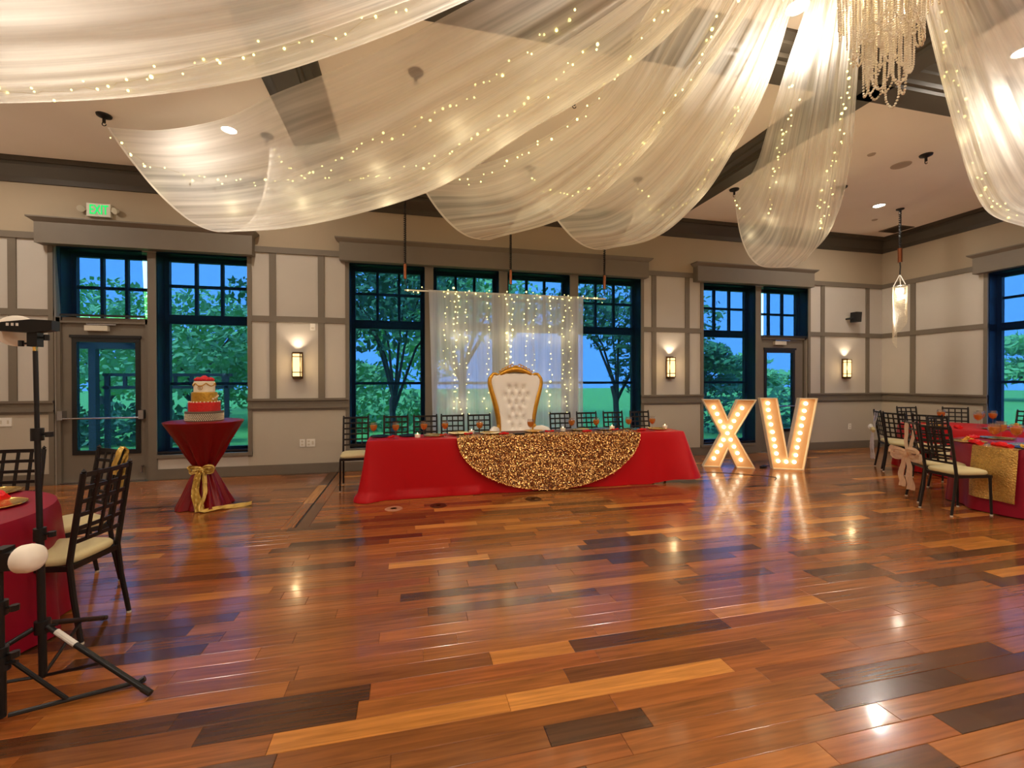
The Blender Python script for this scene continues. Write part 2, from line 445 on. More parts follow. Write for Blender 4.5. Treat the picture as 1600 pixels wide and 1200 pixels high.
# pelmet boxes over the window groups
def valance(parent, x0, x1, right=False):
    z0, z1 = 3.375, 3.66
    mb = MB()
    if not right:
        mb.box(x0, x1, D-.15, D, z0, z1)
        e = .06
        mb.add([(x0,D-.15,z1),(x1,D-.15,z1),(x1,D,z1),(x0,D,z1),(x0-e,D-.15-e,z1+.05),(x1+e,D-.15-e,z1+.05),(x1+e,D,z1+.05),(x0-e,D,z1+.05)],
               [(0,1,5,4),(1,2,6,5),(3,0,4,7),(4,5,6,7)])
        mb.box(x0-e, x1+e, D-.15-e, D, z1+.05, z1+.068)
    else:
        mb.box(XR-.15, XR, x0, x1, z0, z1)
        e = .06
        mb.add([(XR-.15,x0,z1),(XR-.15,x1,z1),(XR,x1,z1),(XR,x0,z1),(XR-.15-e,x0-e,z1+.05),(XR-.15-e,x1+e,z1+.05),(XR,x1+e,z1+.05),(XR,x0-e,z1+.05)],
               [(0,1,5,4),(1,2,6,5),(3,0,4,7),(4,5,6,7)])
        mb.box(XR-.15-e, XR, x0-e, x1+e, z1+.05, z1+.068)
    mb.build('valance', 'taupe_trim', parent)
valance(wall_back, -5.0, -2.30); valance(wall_back, -1.06, 4.36); valance(wall_back, 5.40, 8.14)
# --- right wall
wr = MB(); RW = [(4.48, 5.70), (3.14, 4.36)]
wr.box(XR, XR+WT, YB, 3.14, 0, Zo).box(XR, XR+WT, 5.70, D, 0, Zo).box(XR, XR+WT, 3.14, 5.70, 0, .37).box(XR, XR+WT, YB, D, Zo, 4.9)
wall_right = structure(wr.build('wall_right', 'panel_paint'))
part_box(wall_right, 'frieze', 'frieze_paint', XR-.006, XR, YB, D, 3.50, 4.6)
for a, b in ((YB, 3.14), (5.70, D)):
    part_box(wall_right, 'dado', 'dado_paint', XR-.006, XR, a, b, .14, 1.0)
    part_box(wall_right, 'rail', 'taupe_trim', XR-.03, XR, a, b, 3.455, 3.545)
    part_box(wall_right, 'rail', 'taupe_trim', XR-.022, XR, a, b, 2.385, 2.475)
    mb = MB(); mb.box(XR-.045, XR, a, b, 1.155, 1.19).box(XR-.02, XR, a, b, 1.055, 1.155).box(XR-.038, XR, a, b, 1.03, 1.055).box(XR-.016, XR, a, b, .995, 1.03)
    mb.build('chair_rail', 'taupe_trim', wall_right)
part_box(wall_right, 'batten', 'taupe_trim', XR-.018, XR, 6.86, 6.955, 1.19, 3.46)
part_box(wall_right, 'batten', 'taupe_trim', XR-.018, XR, 2.3, 2.395, 1.19, 3.46)
part_box(wall_right, 'mullion_post', 'taupe_trim', XR-.02, XR+WT-.02, 4.36, 4.48, .37, Zo)
for a in (5.70, 3.08): part_box(wall_right, 'casing', 'taupe_trim', XR-.025, XR, a, a+.06, .30, 3.40)
part_box(wall_right, 'window_ledge', 'taupe_trim', XR-.035, XR+.1, 3.08, 5.76, .32, .37)
valance(wall_right, 3.0, 5.85, True)
# --- left and rear walls (behind and beside the camera)
wall_left = structure(MB().box(XL-.3, XL, YB, D, 0, 4.9).build('wall_left', 'panel_paint'))
part_box(wall_left, 'rail', 'taupe_trim', XL, XL+.03, YB, D, 3.455, 3.545); part_box(wall_left, 'chair_rail', 'taupe_trim', XL, XL+.04, YB, D, 1.0, 1.19)
wall_rear = structure(MB().box(XL-.3, XR+.3, YB-.3, YB, 0, 4.9).build('wall_rear', 'panel_paint'))
part_box(wall_rear, 'rail', 'taupe_trim', XL, XR, YB, YB+.03, 3.455, 3.545); part_box(wall_rear, 'chair_rail', 'taupe_trim', XL, XR, YB, YB+.04, 1.0, 1.19)
# --- baseboards
bb = MB()
for a, b in ((XL, -4.93), (-3.62, 5.56+1.27), (8.18, XR)): bb.box(a, b, D-.02, D, 0, .145).box(a, b, D-.012, D, .145, .155)
structure(bb.build('baseboard_back', 'taupe_trim'))
structure(MB().box(XR-.02, XR, YB, D, 0, .145).build('baseboard_right', 'taupe_trim'))
structure(MB().box(XL, XL+.02, YB, D, 0, .145).build('baseboard_left', 'taupe_trim'))
# --- crown moulding
CP = [(0, 4.225), (.03, 4.225), (.035, 4.30), (.075, 4.36), (.12, 4.43), (.125, 4.47), (.16, 4.475), (.16, 4.54), (0, 4.54)]
def sweep(name, prof, f, a, b, parent=None):
    """profile (offset, z) extruded from a to b; f(offset, t, z) gives the point"""
    n = len(prof); vs = [f(o, a, z) for o, z in prof]+[f(o, b, z) for o, z in prof]
    fs = [tuple(range(n)), tuple(range(2*n-1, n-1, -1))]+[(i, i+n, (i+1) % n+n, (i+1) % n) for i in range(n)]
    return MB().add(vs, fs).build(name, 'dark_trim', parent)
structure(sweep('trim_1', CP, lambda o, t, z: (t, D-o, z), XL, XR))
structure(sweep('trim_2', CP, lambda o, t, z: (XR-o, t, z), YB, D))
structure(sweep('trim_3', CP, lambda o, t, z: (XL+o, t, z), YB, D))
# --- ceiling panels and beams
ceiling = structure(MB().box(XL-.3, XR+.3, YB-.3, D+.3, ZC, ZC+.2).build('ceiling', 'ceiling_paint'))
BP = [(-.30, 4.54), (-.295, 4.515), (-.235, 4.49), (-.23, 4.465), (-.16, 4.44), (-.155, 4.40), (-.125, 4.395), (-.12, 4.36),
      (.12, 4.36), (.125, 4.395), (.155, 4.40), (.16, 4.44), (.23, 4.465), (.235, 4.49), (.295, 4.515), (.30, 4.54)]
for xc in (-1.14, 4.58): sweep('beam', BP, lambda o, t, z, xc=xc: (xc+o, t, z), YB, D-.1, ceiling)
for yc in (3.50, -1.3): sweep('beam', BP, lambda o, t, z, yc=yc: (t, yc+o, z), XL, XR, ceiling)
# ------------------------------------------------------------------ windows, doors, shades
def to_right(mb):
    """turn a back-wall piece (x along the wall, y depth) into a right-wall piece: x -> -y"""
    mb.v = [(XR+(y-D), -x, z) for x, y, z in mb.v]; return mb
wn = [0]
def window(x0, x1, z0, z1=Zo, right=False, transom_only=False):
    wn[0] += 1
    fx = to_right if right else (lambda m: m)
    ya, yb = D+.20, D+.27
    fr = MB(); w = .07
    fr.box(x0, x0+w, ya, yb, z0, z1).box(x1-w, x1, ya, yb, z0, z1).box(x0+w, x1-w, ya, yb, z1-w, z1).box(x0+w, x1-w, ya, yb, z0, z0+w)
    zs = 2.41
    if not transom_only: fr.box(x0+w, x1-w, ya, yb, zs-.07, zs+.07)
    root = structure(fx(fr).build('window_%d' % wn[0], 'black_frame'))
    cells = []
    lo = z0+w if transom_only else zs+.07
    m = .022; zm = 2.92 if not transom_only else (lo+z1-w)/2
    xs = [x0+w, x0+w+(x1-x0-2*w)/3, x0+w+(x1-x0-2*w)*2/3, x1-w]
    for k in (1, 2): fx(MB().box(xs[k]-m, xs[k]+m, ya+.01, yb-.01, lo, z1-w)).build('muntin', 'black_frame', root)
    for k in range(3): fx(MB().box(xs[k]+(m if k else 0), xs[k+1]-(m if k < 2 else 0), ya+.01, yb-.01, zm-m, zm+m)).build('muntin', 'black_frame', root)
    for k in range(3):
        a, b = xs[k]+(m if k else 0), xs[k+1]-(m if k < 2 else 0)
        cells += [(a, b, lo, zm-m), (a, b, zm+m, z1-w)]
    if not transom_only:
        fx(MB().box(x0+w, x1-w, ya+.005, yb-.005, 1.40, 1.445)).build('meeting_rail', 'black_frame', root)
        cells += [(x0+w, x1-w, z0+w, 1.40), (x0+w, x1-w, 1.445, zs-.07)]
    for q in ((x0, x0+.008, D+.002, ya, z0, z1), (x1-.008, x1, D+.002, ya, z0, z1), (x0, x1, D+.002, ya, z1-.008, z1), (x0, x1, D+.101, ya, z0, z0+.006)):
        fx(MB().box(*q)).build('jamb_liner', 'black_frame', root)
    for a, b, c, d in cells: fx(MB().box(a, b, ya+.03, ya+.036, c, d)).build('pane', 'window_glass', root)
    return root
window(-3.62, -2.41, .37)
for a, b in ((-.93, .27), (.41, 1.54), (1.69, 2.85), (3.01, 4.27)): window(a, b, .37)
window(5.62, 6.83, .20)
window(-4.80, -3.73, 2.33, transom_only=True)
window(6.96, 8.12, 2.33, transom_only=True)
for a, b in RW: window(-b, -a, .37, right=True)

def shade(x0, x1, z0, label, right=False, skew=0.0):
    fx = to_right if right else (lambda m: m)
    root = thing('roller_shade', label, 'shade', group='dark solar roller shades')
    z1 = 3.43; y = D-.014
    mb = MB(); mb.box(x0, x1, y, y+.003, z0, z1)
    if skew: mb.v = [(vx+skew*(z1-vz)/(z1-z0)*(1 if vx > (x0+x1)/2 else 1.6), vy, vz) for vx, vy, vz in mb.v]
    fx(mb).build('screen', 'solar_shade', root)
    b = MB().box(x0+skew*1.3, x1+skew, y-.008, y+.012, z0-.03, z0); fx(b).build('hem_bar', 'black_frame', root)
    t = MB().tube([(x0, y-.03, z1-.005), (x1, y-.03, z1-.005)], .03, 12); fx(t).build('roller', 'black_plastic', root, True)
    return root
shade(-4.84, -3.80, 2.42, 'dark mesh roller shade hanging crooked over the transom of the left door', skew=.035)
shade(-3.615, -2.415, .42, 'dark mesh roller shade over the tall window behind the cake table')
shade(-.925, .265, .42, 'dark mesh roller shade at the left end of the four central windows')
shade(.415, 1.535, .42, 'dark mesh roller shade behind the left sheer backdrop curtain')
shade(1.695, 2.845, .42, 'dark mesh roller shade behind the right sheer backdrop curtain')
shade(3.015, 4.265, .42, 'dark mesh roller shade at the right end of the four central windows')
shade(5.625, 6.825, .25, 'dark mesh roller shade behind the lit letter X')
shade(7.02, 8.11, 2.38, 'dark mesh roller shade over the transom of the right door')
shade(-5.69, -4.49, .42, 'dark mesh roller shade on the right wall beside the dining tables', right=True)
shade(-4.35, -3.15, .42, 'dark mesh roller shade on the right wall beyond the photo edge', right=True)

def door(n, x0, x1, gx0, gx1, handle_left):
    ya, yb = D+.06, D+.105
    z1 = 2.30
    fr = MB()                                    # jambs and head
    fr.box(x0, x0+.05, D+.02, D+.2, 0, z1+.07).box(x1-.05, x1, D+.02, D+.2, 0, z1+.07).box(x0, x1, D+.02, D+.2, z1, z1+.08)
    root = structure(fr.build('door_%d' % n, 'taupe_trim'))
    lf = MB(); gz0, gz1 = .40, 2.09
    lf.box(x0+.05, gx0, ya, yb, .01, z1).box(gx1, x1-.05, ya, yb, .01, z1).box(gx0, gx1, ya, yb, .01, gz0).box(gx0, gx1, ya, yb, gz1, z1)
    lf.build('leaf', 'taupe_trim', root)
    g = MB(); w = .06
    g.box(gx0, gx0+w, ya-.015, yb, gz0, gz1).box(gx1-w, gx1, ya-.015, yb, gz0, gz1).box(gx0+w, gx1-w, ya-.015, yb, gz0, gz0+w).box(gx0+w, gx1-w, ya-.015, yb, gz1-w, gz1)
    g.box(gx0-.02, gx1+.02, ya-.03, ya-.012, gz1, gz1+.04)
    g.build('glazing_frame', 'black_frame', root)
    MB().box(gx0+w, gx1-w, ya+.015, ya+.021, gz0+w, gz1-w).build('pane', 'window_glass', root)
    MB().box(gx0+w*.7, gx1-w*.7, ya+.004, ya+.007, gz0+w*.7, gz1-w*.7).build('door_shade', 'solar_shade', root)
    b = MB(); zb = .93
    b.tube([(x0+.07, ya-.075, zb), (x1-.09, ya-.075, zb)], .013, 10); bar = b.build('panic_bar', 'metal_steel', root, True)
    for hx in (x0+.07, x1-.09):
        MB().box(hx-.03, hx+.03, ya-.09, ya, zb-.02, zb+.11).build('bar_bracket', 'metal_steel', bar)
    c = MB().box((x0+x1)/2-.22, (x0+x1)/2+.06, ya-.06, ya, 2.19, 2.265).build('door_closer', 'beige_plastic', root)
    MB().box((x0+x1)/2-.2, (x0+x1)/2+.16, ya-.05, ya-.03, 2.275, 2.29).build('closer_arm', 'metal_steel', c)
    MB().tube([(x1-.1, ya-.005, .21), (x1-.1, ya-.05, .21), (x1-.1, ya-.05, .12)], .014, 8).build('door_stop', 'metal_steel', root, True)
    MB().box(x0+.05, x1-.05, D+.0, D+.2, 0, .012).build('threshold', 'metal_steel', root)
door(1, -4.87, -3.73, -4.70, -3.86, True)
door(2, 6.96, 8.12, 7.10, 7.86, False)

# ------------------------------------------------------------------ outdoors
lawn = structure(MB().box(-60, 90, D+WT, 90, -.4, -.06).build('lawn_ground', 'grass'))
patio = structure(MB().box(-9, 13, D+WT, 9.6, -.06, -.03).build('patio_ground', 'asphalt'))
lot = structure(MB().box(XR+WT, 90, -40, D+WT, -.4, -.05).build('parking_ground', 'asphalt'))
def leaf_cloud(rg, blobs, n, size):
    mb = MB()
    tot = sum(b[3]*b[4]*b[3] for b in blobs)
    for cx, cy, cz, rx, rz in blobs:
        for _ in range(int(n*rx*rx*rz/tot)):
            while True:
                p = Vector((rg.uniform(-1, 1), rg.uniform(-1, 1), rg.uniform(-1, 1)))
                if .35 < p.length < 1: break
            c = Vector((cx+p.x*rx, cy+p.y*rx, cz+p.z*rz))
            a = Vector((rg.gauss(0, 1), rg.gauss(0, 1), rg.gauss(0, 1))).normalized(); b = a.orthogonal().normalized(); s = size*rg.uniform(.6, 1.3)
            mb.add([c-a*s, c-b*s*.5, c+a*s, c+b*s*.5], [(0, 1, 2, 3)])
    return mb
def tree(x, y, h, spread, n, size, mat, label, seed, trunk=.14, low=.35, branches=5, group='trees outside the windows'):
    rg = random.Random(seed)
    t = thing('tree', label, 'tree', (x, y, -.06), 0, group)
    tr = MB(); blobs = []
    tr.tube([(0, 0, 0), (rg.uniform(-.1, .1), 0, h*.2), (rg.uniform(-.2, .2), 0, h*low*1.1)], [trunk*1.2, trunk, trunk*.8], 8)
    for k in range(branches):
        a = k*2*math.pi/branches+rg.uniform(-.4, .4); rr = spread*rg.uniform(.45, .8); z = h*rg.uniform(low+.12, .82)
        tr.tube([(0, 0, h*low*rg.uniform(.7, 1.0)), (math.cos(a)*rr*.4, math.sin(a)*rr*.4, (h*low+z)/2+.1), (math.cos(a)*rr, math.sin(a)*rr, z)], [trunk*.6, trunk*.4, trunk*.15], 6)
        blobs.append((math.cos(a)*rr, math.sin(a)*rr, z, spread*rg.uniform(.45, .65), h*rg.uniform(.14, .2)))
    blobs.append((0, 0, h*.82, spread*.6, h*.18))
    tr.build('trunk', 'bark', t, True)
    tag(leaf_cloud(rg, blobs, n, size).build('foliage', mat, t), kind='stuff')
tree(-.35, 11.2, 5.2, 2.0, 3200, .095, 'leaf_dark', 'spreading dark tree seen through the left central window', 3, .07, .22, 7)
tree(5.75, 11.4, 5.0, 2.0, 4600, .10, 'leaf_dark', 'dark bushy tree seen through the right central window', 4, .08, .25, 6)
tree(2.0, 17, 6.5, 3.0, 3000, .18, 'leaf_light', 'pale green tree behind the lit backdrop curtain', 5, .15, .3, 6)
tree(-6.8, 16.5, 4.6, 2.4, 4200, .12, 'leaf_light', 'light green tree seen through the glass of the left door', 6, .15, .2, 7)
tree(-11.0, 19.5, 5.4, 3.0, 4200, .13, 'leaf_light', 'tall light green tree seen high in the left door transom', 8, .18, .2, 7)
tree(-3.2, 18.0, 5.0, 2.6, 4200, .13, 'leaf_light', 'tall light green tree seen right of the cake', 9, .18, .18, 7)
tree(-7.2, 26, 7.2, 4.0, 3400, .18, 'leaf_dark', 'dark tall tree farther back beyond the left windows', 10, .2, .2, 7)
tree(22.5, 30, 4.6, 3.4, 2600, .28, 'leaf_dark', 'low round distant tree seen above the letter X', 12, .2, .15, 6)
tree(29, 33, 4.0, 3.4, 2200, .28, 'leaf_light', 'low pale distant tree seen through the right door', 13, .2, .15, 6)
tree(44, 22, 5.0, 4.0, 2400, .3, 'leaf_light', 'roadside tree seen through the right wall window', 14, .2, .2, 6)
def hedge(x0, x1, y, h, label, seed, mat='leaf_dark'):
    rg = random.Random(seed); mb = MB()
    for _ in range(int((x1-x0)*260)):
        c = Vector((rg.uniform(x0, x1), y+rg.uniform(-.45, .45), rg.uniform(-.05, h*(1+.12*math.sin(rg.random()*6)))))
        a = Vector((rg.gauss(0, 1), rg.gauss(0, 1), rg.gauss(0, 1))).normalized(); b = a.orthogonal().normalized(); s = rg.uniform(.07, .14)
        mb.add([c-a*s, c-b*s*.5, c+a*s, c+b*s*.5], [(0, 1, 2, 3)])
    o = mb.build('hedge', mat); tag(o, label, 'hedge')
hedge(-10, -4.5, 12.4, .85, 'low dark hedge beyond the porch outside the left door', 21)
hedge(-4.2, 1.5, 14.0, 1.1, 'bright leafy hedge beyond the left windows', 22, 'leaf_light')
hedge(8.3, 16.0, 11.0, 1.25, 'low dark hedge outside the right windows', 23)
pg = thing('pergola', 'dark timber pergola standing on the patio outside the left door', 'pergola', (-6.15, 10.5, -.03))
MB().box(-.06, .06, -.06, .06, 0, 2.15).build('post', 'pergola_wood', pg); MB().box(-3.0, -2.8, -.1, .1, 0, 2.15).build('post', 'pergola_wood', pg)
MB().prism([(-4.2, 2.15), (.9, 2.15), (1.15, 2.32), (1.15, 2.38), (-4.2, 2.38)], -.06, .06).build('beam', 'pergola_wood', pg)
for k in range(6): MB().box(-3.6+k*.8, -3.52+k*.8, -1.2, 1.0, 2.38, 2.5).build('rafter', 'pergola_wood', pg)
rl = thing('porch_railing', 'dark porch railing beside the pergola post outside the left door', 'railing', (-5.9, 10.6, -.03))
for z in (1.34, 1.6): MB().box(-.15, 2.2, -.03, .03, z, z+.06).build('rail', 'pergola_wood', rl)
for k in range(8): MB().box(-.1+k*.3, -.04+k*.3, -.025, .025, 1.40, 1.60).build('baluster', 'pergola_wood', rl)
for k in (0, 7): MB().box(-.12+k*.31, -.04+k*.31, -.03, .03, 0, 1.66).build('newel', 'pergola_wood', rl)

# ------------------------------------------------------------------ wall fittings
def sconce(x, label, y=None, rz=0, group='amber wall sconces', k=2.6):
    t = thing('wall_sconce', label, 'wall lamp', (x, D-.006 if y is None else y, 1.50), rz, group)
    MB().box(-.075, .075, -.02, 0, 0, .42).build('back_plate', 'bronze', t)
    sh = MB().prism([(-.058, .03), (.058, .03), (.058, .385), (-.058, .385)], -.105, -.025).build('shade', 'sconce_glow', t)
    fr = MB()
    for z in (.022, .09, .335, .388): fr.box(-.064, .064, -.111, -.02, z, z+.014)
    for px in (-.064, .050):
        fr.box(px, px+.014, -.111, -.097, 0.02, .40)
    fr.build('cage', 'bronze', t)
    MB().box(-.05, .05, -.10, -.02, -.01, .02).build('bottom_cap', 'bronze', t)
    light('sconce_lamp', 'POINT', (0, -.16, .22), SCONCE_W, (1, .70, .36), t, .05)
    light('sconce_uplight', 'SPOT', (0, -.06, .43), SCONCE_W*k, (1, .80, .58), t, .03, (R(180+14), 0, 0), R(120))
sconce(-1.70, 'glowing amber wall sconce left of the central windows')
sconce(4.88, 'glowing amber wall sconce between central windows and the letter X')
sconce(9.09, 'glowing amber wall sconce below the black wall speaker')
for q, (sx, sy, rz) in enumerate(((XL+.01, 5.2, 90), (XL+.01, 1.2, 90), (XL+.01, -2.6, 90), (XR-.01, 1.2, -90), (XR-.01, -2.6, -90), (-4, YB+.01, 180), (0, YB+.01, 180), (4, YB+.01, 180), (8, YB+.01, 180))):  # added lamps on unseen walls; their uplights brighten the ceiling
    sconce(sx, 'added amber wall sconce on an unseen side or rear wall, brightening the ceiling', sy, R(rz), 'added sconces out of view', 16)
ex = thing('exit_sign', 'lit green exit sign on the wall above the left door', 'sign', (-4.304, D-.006, 3.905))
MB().box(-.145, .145, -.05, 0, -.09, .095).build('housing', 'beige_plastic', ex)
fc = bpy.data.curves.new('exit_letters', 'FONT'); fc.body = 'EXIT'; fc.size = .17; fc.align_x = 'CENTER'; fc.align_y = 'CENTER'; fc.extrude = .004; fc.offset = 0.0
fc.materials.append(MATS['exit_green'])
fo = bpy.data.objects.new('exit_font', fc); col.objects.link(fo)
bpy.context.view_layer.update()
em = bpy.data.meshes.new_from_object(fo.evaluated_get(bpy.context.evaluated_depsgraph_get()))
bpy.data.objects.remove(fo); em.materials.clear(); em.materials.append(MATS['exit_green'])
fo = place('exit_letters', em, ex, (.005, -.054, 0.0), (R(90), 0, 0)); fo.scale = (.66, 1.12, 1)
for s in (-1, 1):
    h = MB(); h.lathe([(.012, -.06), (.03, -.055), (.045, -.01), (.045, .0), (.001, .002)], 14)
    h.build('emergency_lamp', 'beige_plastic', ex, True, (s*.20, -.07, .0), (R(110), 0, R(-20*s)))
    MB().tube([(s*.14, -.03, 0), (s*.20, -.05, 0)], .012, 8).build('lamp_arm', 'beige_plastic', ex)
sp = thing('wall_speaker', 'small black speaker on a bracket above the rightmost sconce', 'speaker', (9.19, D-.006, 2.79))
MB().prism([(-.03, -.10), (.10, -.10), (.12, .11), (-.02, .11)], -.20, -.06).build('cabinet', 'black_plastic', sp)
MB().tube([(-.06, 0, -.02), (-.05, -.10, -.02), (0, -.13, -.01)], .022, 8).build('bracket', 'black_plastic', sp)
MB().box(-.06, .06, -.012, 0, -.05, .04).build('wall_plate', 'beige_plastic', sp)
def plate(name, label, x, z, w, h, cat, slots, y=None, rz=0):
    t = thing(name, label, cat, (x, (y if y is not None else D-.006), z), rz)
    MB().box(-w/2, w/2, -.008, 0, -h/2, h/2).build('cover', 'white_plastic', t)
    for sx, sz, sw, sh in slots: MB().box(sx-sw/2, sx+sw/2, -.011, -.006, sz-sh/2, sz+sh/2).build('socket', 'beige_plastic', t)
plate('wall_outlet', 'single white outlet plate low on the wall below the left sconce', -1.64, .48, .075, .12, 'outlet', [(0, .025, .035, .03), (0, -.025, .035, .03)])
plate('wall_outlet', 'double white outlet plate low on the wall below the left sconce', -1.515, .48, .125, .12, 'outlet', [(-.03, .025, .035, .03), (-.03, -.025, .035, .03), (.03, 0, .03, .06)])
plate('wall_outlet', 'white outlet plate low on the wall near the right corner', 9.23, .47, .075, .12, 'outlet', [(0, .025, .035, .03), (0, -.025, .035, .03)])
plate('light_switch', 'white switch plate on the wall at the left edge', -5.44, .90, .16, .12, 'switch', [(-.04, 0, .02, .05), (.04, 0, .02, .05)])
plate('motion_sensor', 'small white sensor box on the wall above the left sconce', -1.48, 2.32, .075, .11, 'sensor', [(0, -.02, .04, .03)])

# ------------------------------------------------------------------ ceiling fittings
def downlight(x, y, label, group=None, k=1.0):
    t = thing('recessed_light', label, 'ceiling light', (x, y, ZC), 0, group)
    MB().lathe([(.105, -.001), (.11, -.008), (.085, -.012), (.078, -.003)], 24).build('trim_ring', 'white_plastic', t, True)
    MB().lathe([(.0001, -.004), (.078, -.004)], 24).build('lens', 'downlight_lens', t)
    light('downlight_lamp', 'AREA', (0, 0, -.02), DOWNLIGHT_W*k, (1, .90, .78), t, .14)
for x, y, lb in ((-2.13, 6.04, 'recessed ceiling light seen through the left swag'), (8.08, 6.06, 'recessed ceiling light beside the crystal pendant'),
                 (3.13, 3.0, 'bright recessed ceiling light at the top edge between two swags'), (5.63, 2.92, 'recessed ceiling light glowing behind the right swag')):
    downlight(x, y, lb, None, .6 if y < 4 else (.6 if x < 0 else 1))
for x, y in ((-2.6, 2.9), (8.1, 2.9), (-5.3, 6.04), (-5.3, 2.9), (.55, 2.2),
             (-2.6, -.2), (.55, -.2), (3.13, -.2), (5.63, -.2), (8.1, -.2), (.55, -3), (5.63, -3)):
    downlight(x, y, 'round recessed ceiling downlight hidden by drapes or beyond the photo edge', 'downlights out of sight')
GX = [1.68+1.72*k for k in range(-3, 5)]
def rosette(x, y, label, hook=True, z=ZC):
    t = thing('ceiling_hook', label, 'ceiling hook', (x, y, z), 0, 'black ceiling hooks')
    MB().lathe([(.001, 0), (.075, 0), (.07, -.018), (.03, -.035), (.012, -.045), (.001, -.046)], 20).build('rosette', 'black_iron', t, True)
    if hook:
        MB().tube([(0, 0, -.04), (0, 0, -.09)], .016, 8).build('stem', 'black_iron', t)
        MB().tube([(.02*math.cos(a), 0, -.105+.02*math.sin(a)) for a in [R(90+k*30) for k in range(10)]], .005, 6).build('hook', 'black_iron', t)
rosette(-3.42, 6.04, 'black ceiling hook holding the left corner of the leftmost far swag')
rosette(-1.72, 6.08, 'black ceiling hook seen through the leftmost far swag')
rosette(-.02, 6.1, 'black ceiling hook hidden behind the swag left of the throne')
rosette(1.72, 6.14, 'black ceiling hook seen through the swag above the throne')
rosette(3.42, 6.1, 'black ceiling hook seen through the swag right of the throne')
rosette(5.12, 6.08, 'black ceiling hook beside the dark ceiling beam holding the narrow swag')
rosette(6.74, 5.62, 'black ceiling hook hidden above the right edge of the narrow swag')
rosette(.08, 4.5, 'black ceiling hook seen through the pleats of the leftmost far swag')
rosette(1.76, 4.5, 'black ceiling hook seen between the two swags above the throne')
rosette(6.9, 4.56, 'bare black ceiling hook right of the narrow swag')
t = thing('ceiling_speaker', 'round flush speaker grille in the ceiling near the bare hook', 'speaker', (6.88, 4.86, ZC))
MB().lathe([(.001, -.004), (.10, -.004), (.115, -.008), (.12, 0)], 28).build('grille', 'speaker_grille', t, True)
t = thing('air_vent', 'rectangular ceiling vent grille behind the crystal pendant', 'vent', (9.68, 6.92, ZC))
MB().box(-.21, .21, -.19, .19, -.012, 0).build('frame', 'vent_grille', t)
for k in range(9): MB().box(-.18, .18, -.165+k*.037, -.145+k*.037, -.02, -.01).build('louvre', 'dark_trim', t)
for x, y, lb in ((6.16, 4.72, 'small ceiling sensor left of the bare hook'), (8.72, 6.62, 'small ceiling sensor below the recessed light by the pendant')):
    t = thing('ceiling_sensor', lb, 'sensor', (x, y, ZC)); MB().lathe([(.001, -.012), (.04, -.012), (.05, 0)], 14).build('cover', 'speaker_grille', t, True)
# ------------------------------------------------------------------ chairs (front towards local +y)
def back_pt(x, z):
    """point of the chair back at height z: leans backwards and is slightly hollow"""
    t = (z-.44)/.51
    return (x, -.195-.075*t-.018*(1-(x/.19)**2)*t, z)
def make_chair():
    t = thing('lattice_chair', '', 'chair')
    for s in (-1, 1):
        x = s*.19
        p = MB().tube([(x*1.03, -.255, .01), (x, -.215, .25), (x, -.195, .44), (x, -.232, .69), (x, -.27, .945)], [.0135, .015, .016, .016, .015], 8)
        p.octa((x, -.271, .955), .017)
        post = p.build('post', 'black_iron', t, True)
        MB().lathe([(.001, 0), (.0145, 0), (.014, .012), (.001, .013)], 8, (x*1.03, -.255, 0)).build('glide', 'beige_plastic', post)
        leg = MB().tube([(x*1.02, .205, .01), (x, .19, .42)], [.012, .015], 8).build('leg', 'black_iron', t, True)
        MB().lathe([(.001, 0), (.0145, 0), (.014, .012), (.001, .013)], 8, (x*1.02, .205, 0)).build('glide', 'beige_plastic', leg)
    f = MB(); f.box(-.2, .2, -.205, -.18, .405, .435).box(-.2, .2, .185, .21, .405, .435).box(-.2, -.18, -.18, .185, .405, .435).box(.18, .2, -.18, .185, .405, .435)
    f.build('seat_frame', 'black_iron', t)
    rows = []                                    # puffed cushion
    n = 14
    prof = [(.0, .0), (.96, .0), (1.0, .012), (1.0, .028), (.95, .042), (.8, .052), (.5, .058), (.001, .060)]
    for sc, z in prof:
        ring = []
        for k in range(32):
            a = k*2*math.pi/32; c, s_ = math.cos(a), math.sin(a); e = .42
            ring.append((.205*sc*math.copysign(abs(c)**e, c), .205*sc*math.copysign(abs(s_)**e, s_), .437+z))
        rows.append(ring)
    MB().grid(rows, True, False).build('cushion', 'cushion_cream', t, True)
    zs = [.935, .86, .785, .71, .635, .56]
    for i, z in enumerate(zs):
        pts = [back_pt(-.19+.38*k/8, z) for k in range(9)]
        sl = MB(); hh = .011 if i else .013
        vs, fs = [], []
        for px, py, pz in pts:
            vs += [(px, py-.005, pz-hh), (px, py+.005, pz-hh), (px, py+.005, pz+hh), (px, py-.005, pz+hh)]
        for k in range(8):
            for m in range(4): fs.append((k*4+m, k*4+(m+1) % 4, k*4+4+(m+1) % 4, k*4+4+m))
        fs += [(0, 1, 2, 3), (35, 34, 33, 32)]
        sl.add(vs, fs).build('rail', 'black_iron', t)
    for x in (-.095, 0, .095):
        pts = [back_pt(x, .56+.375*k/4) for k in range(5)]
        vs, fs = [], []
        for px, py, pz in pts: vs += [(px-.010, py-.008, pz), (px+.010, py-.008, pz), (px+.010, py+.002, pz), (px-.010, py+.002, pz)]
        for k in range(4):
            for m in range(4): fs.append((k*4+m, k*4+(m+1) % 4, k*4+4+(m+1) % 4, k*4+4+m))
        fs += [(3, 2, 1, 0), (16, 17, 18, 19)]
        MB().add(vs, fs).build('slat', 'black_iron', t)
    return t
proto = make_chair(); used = [False]
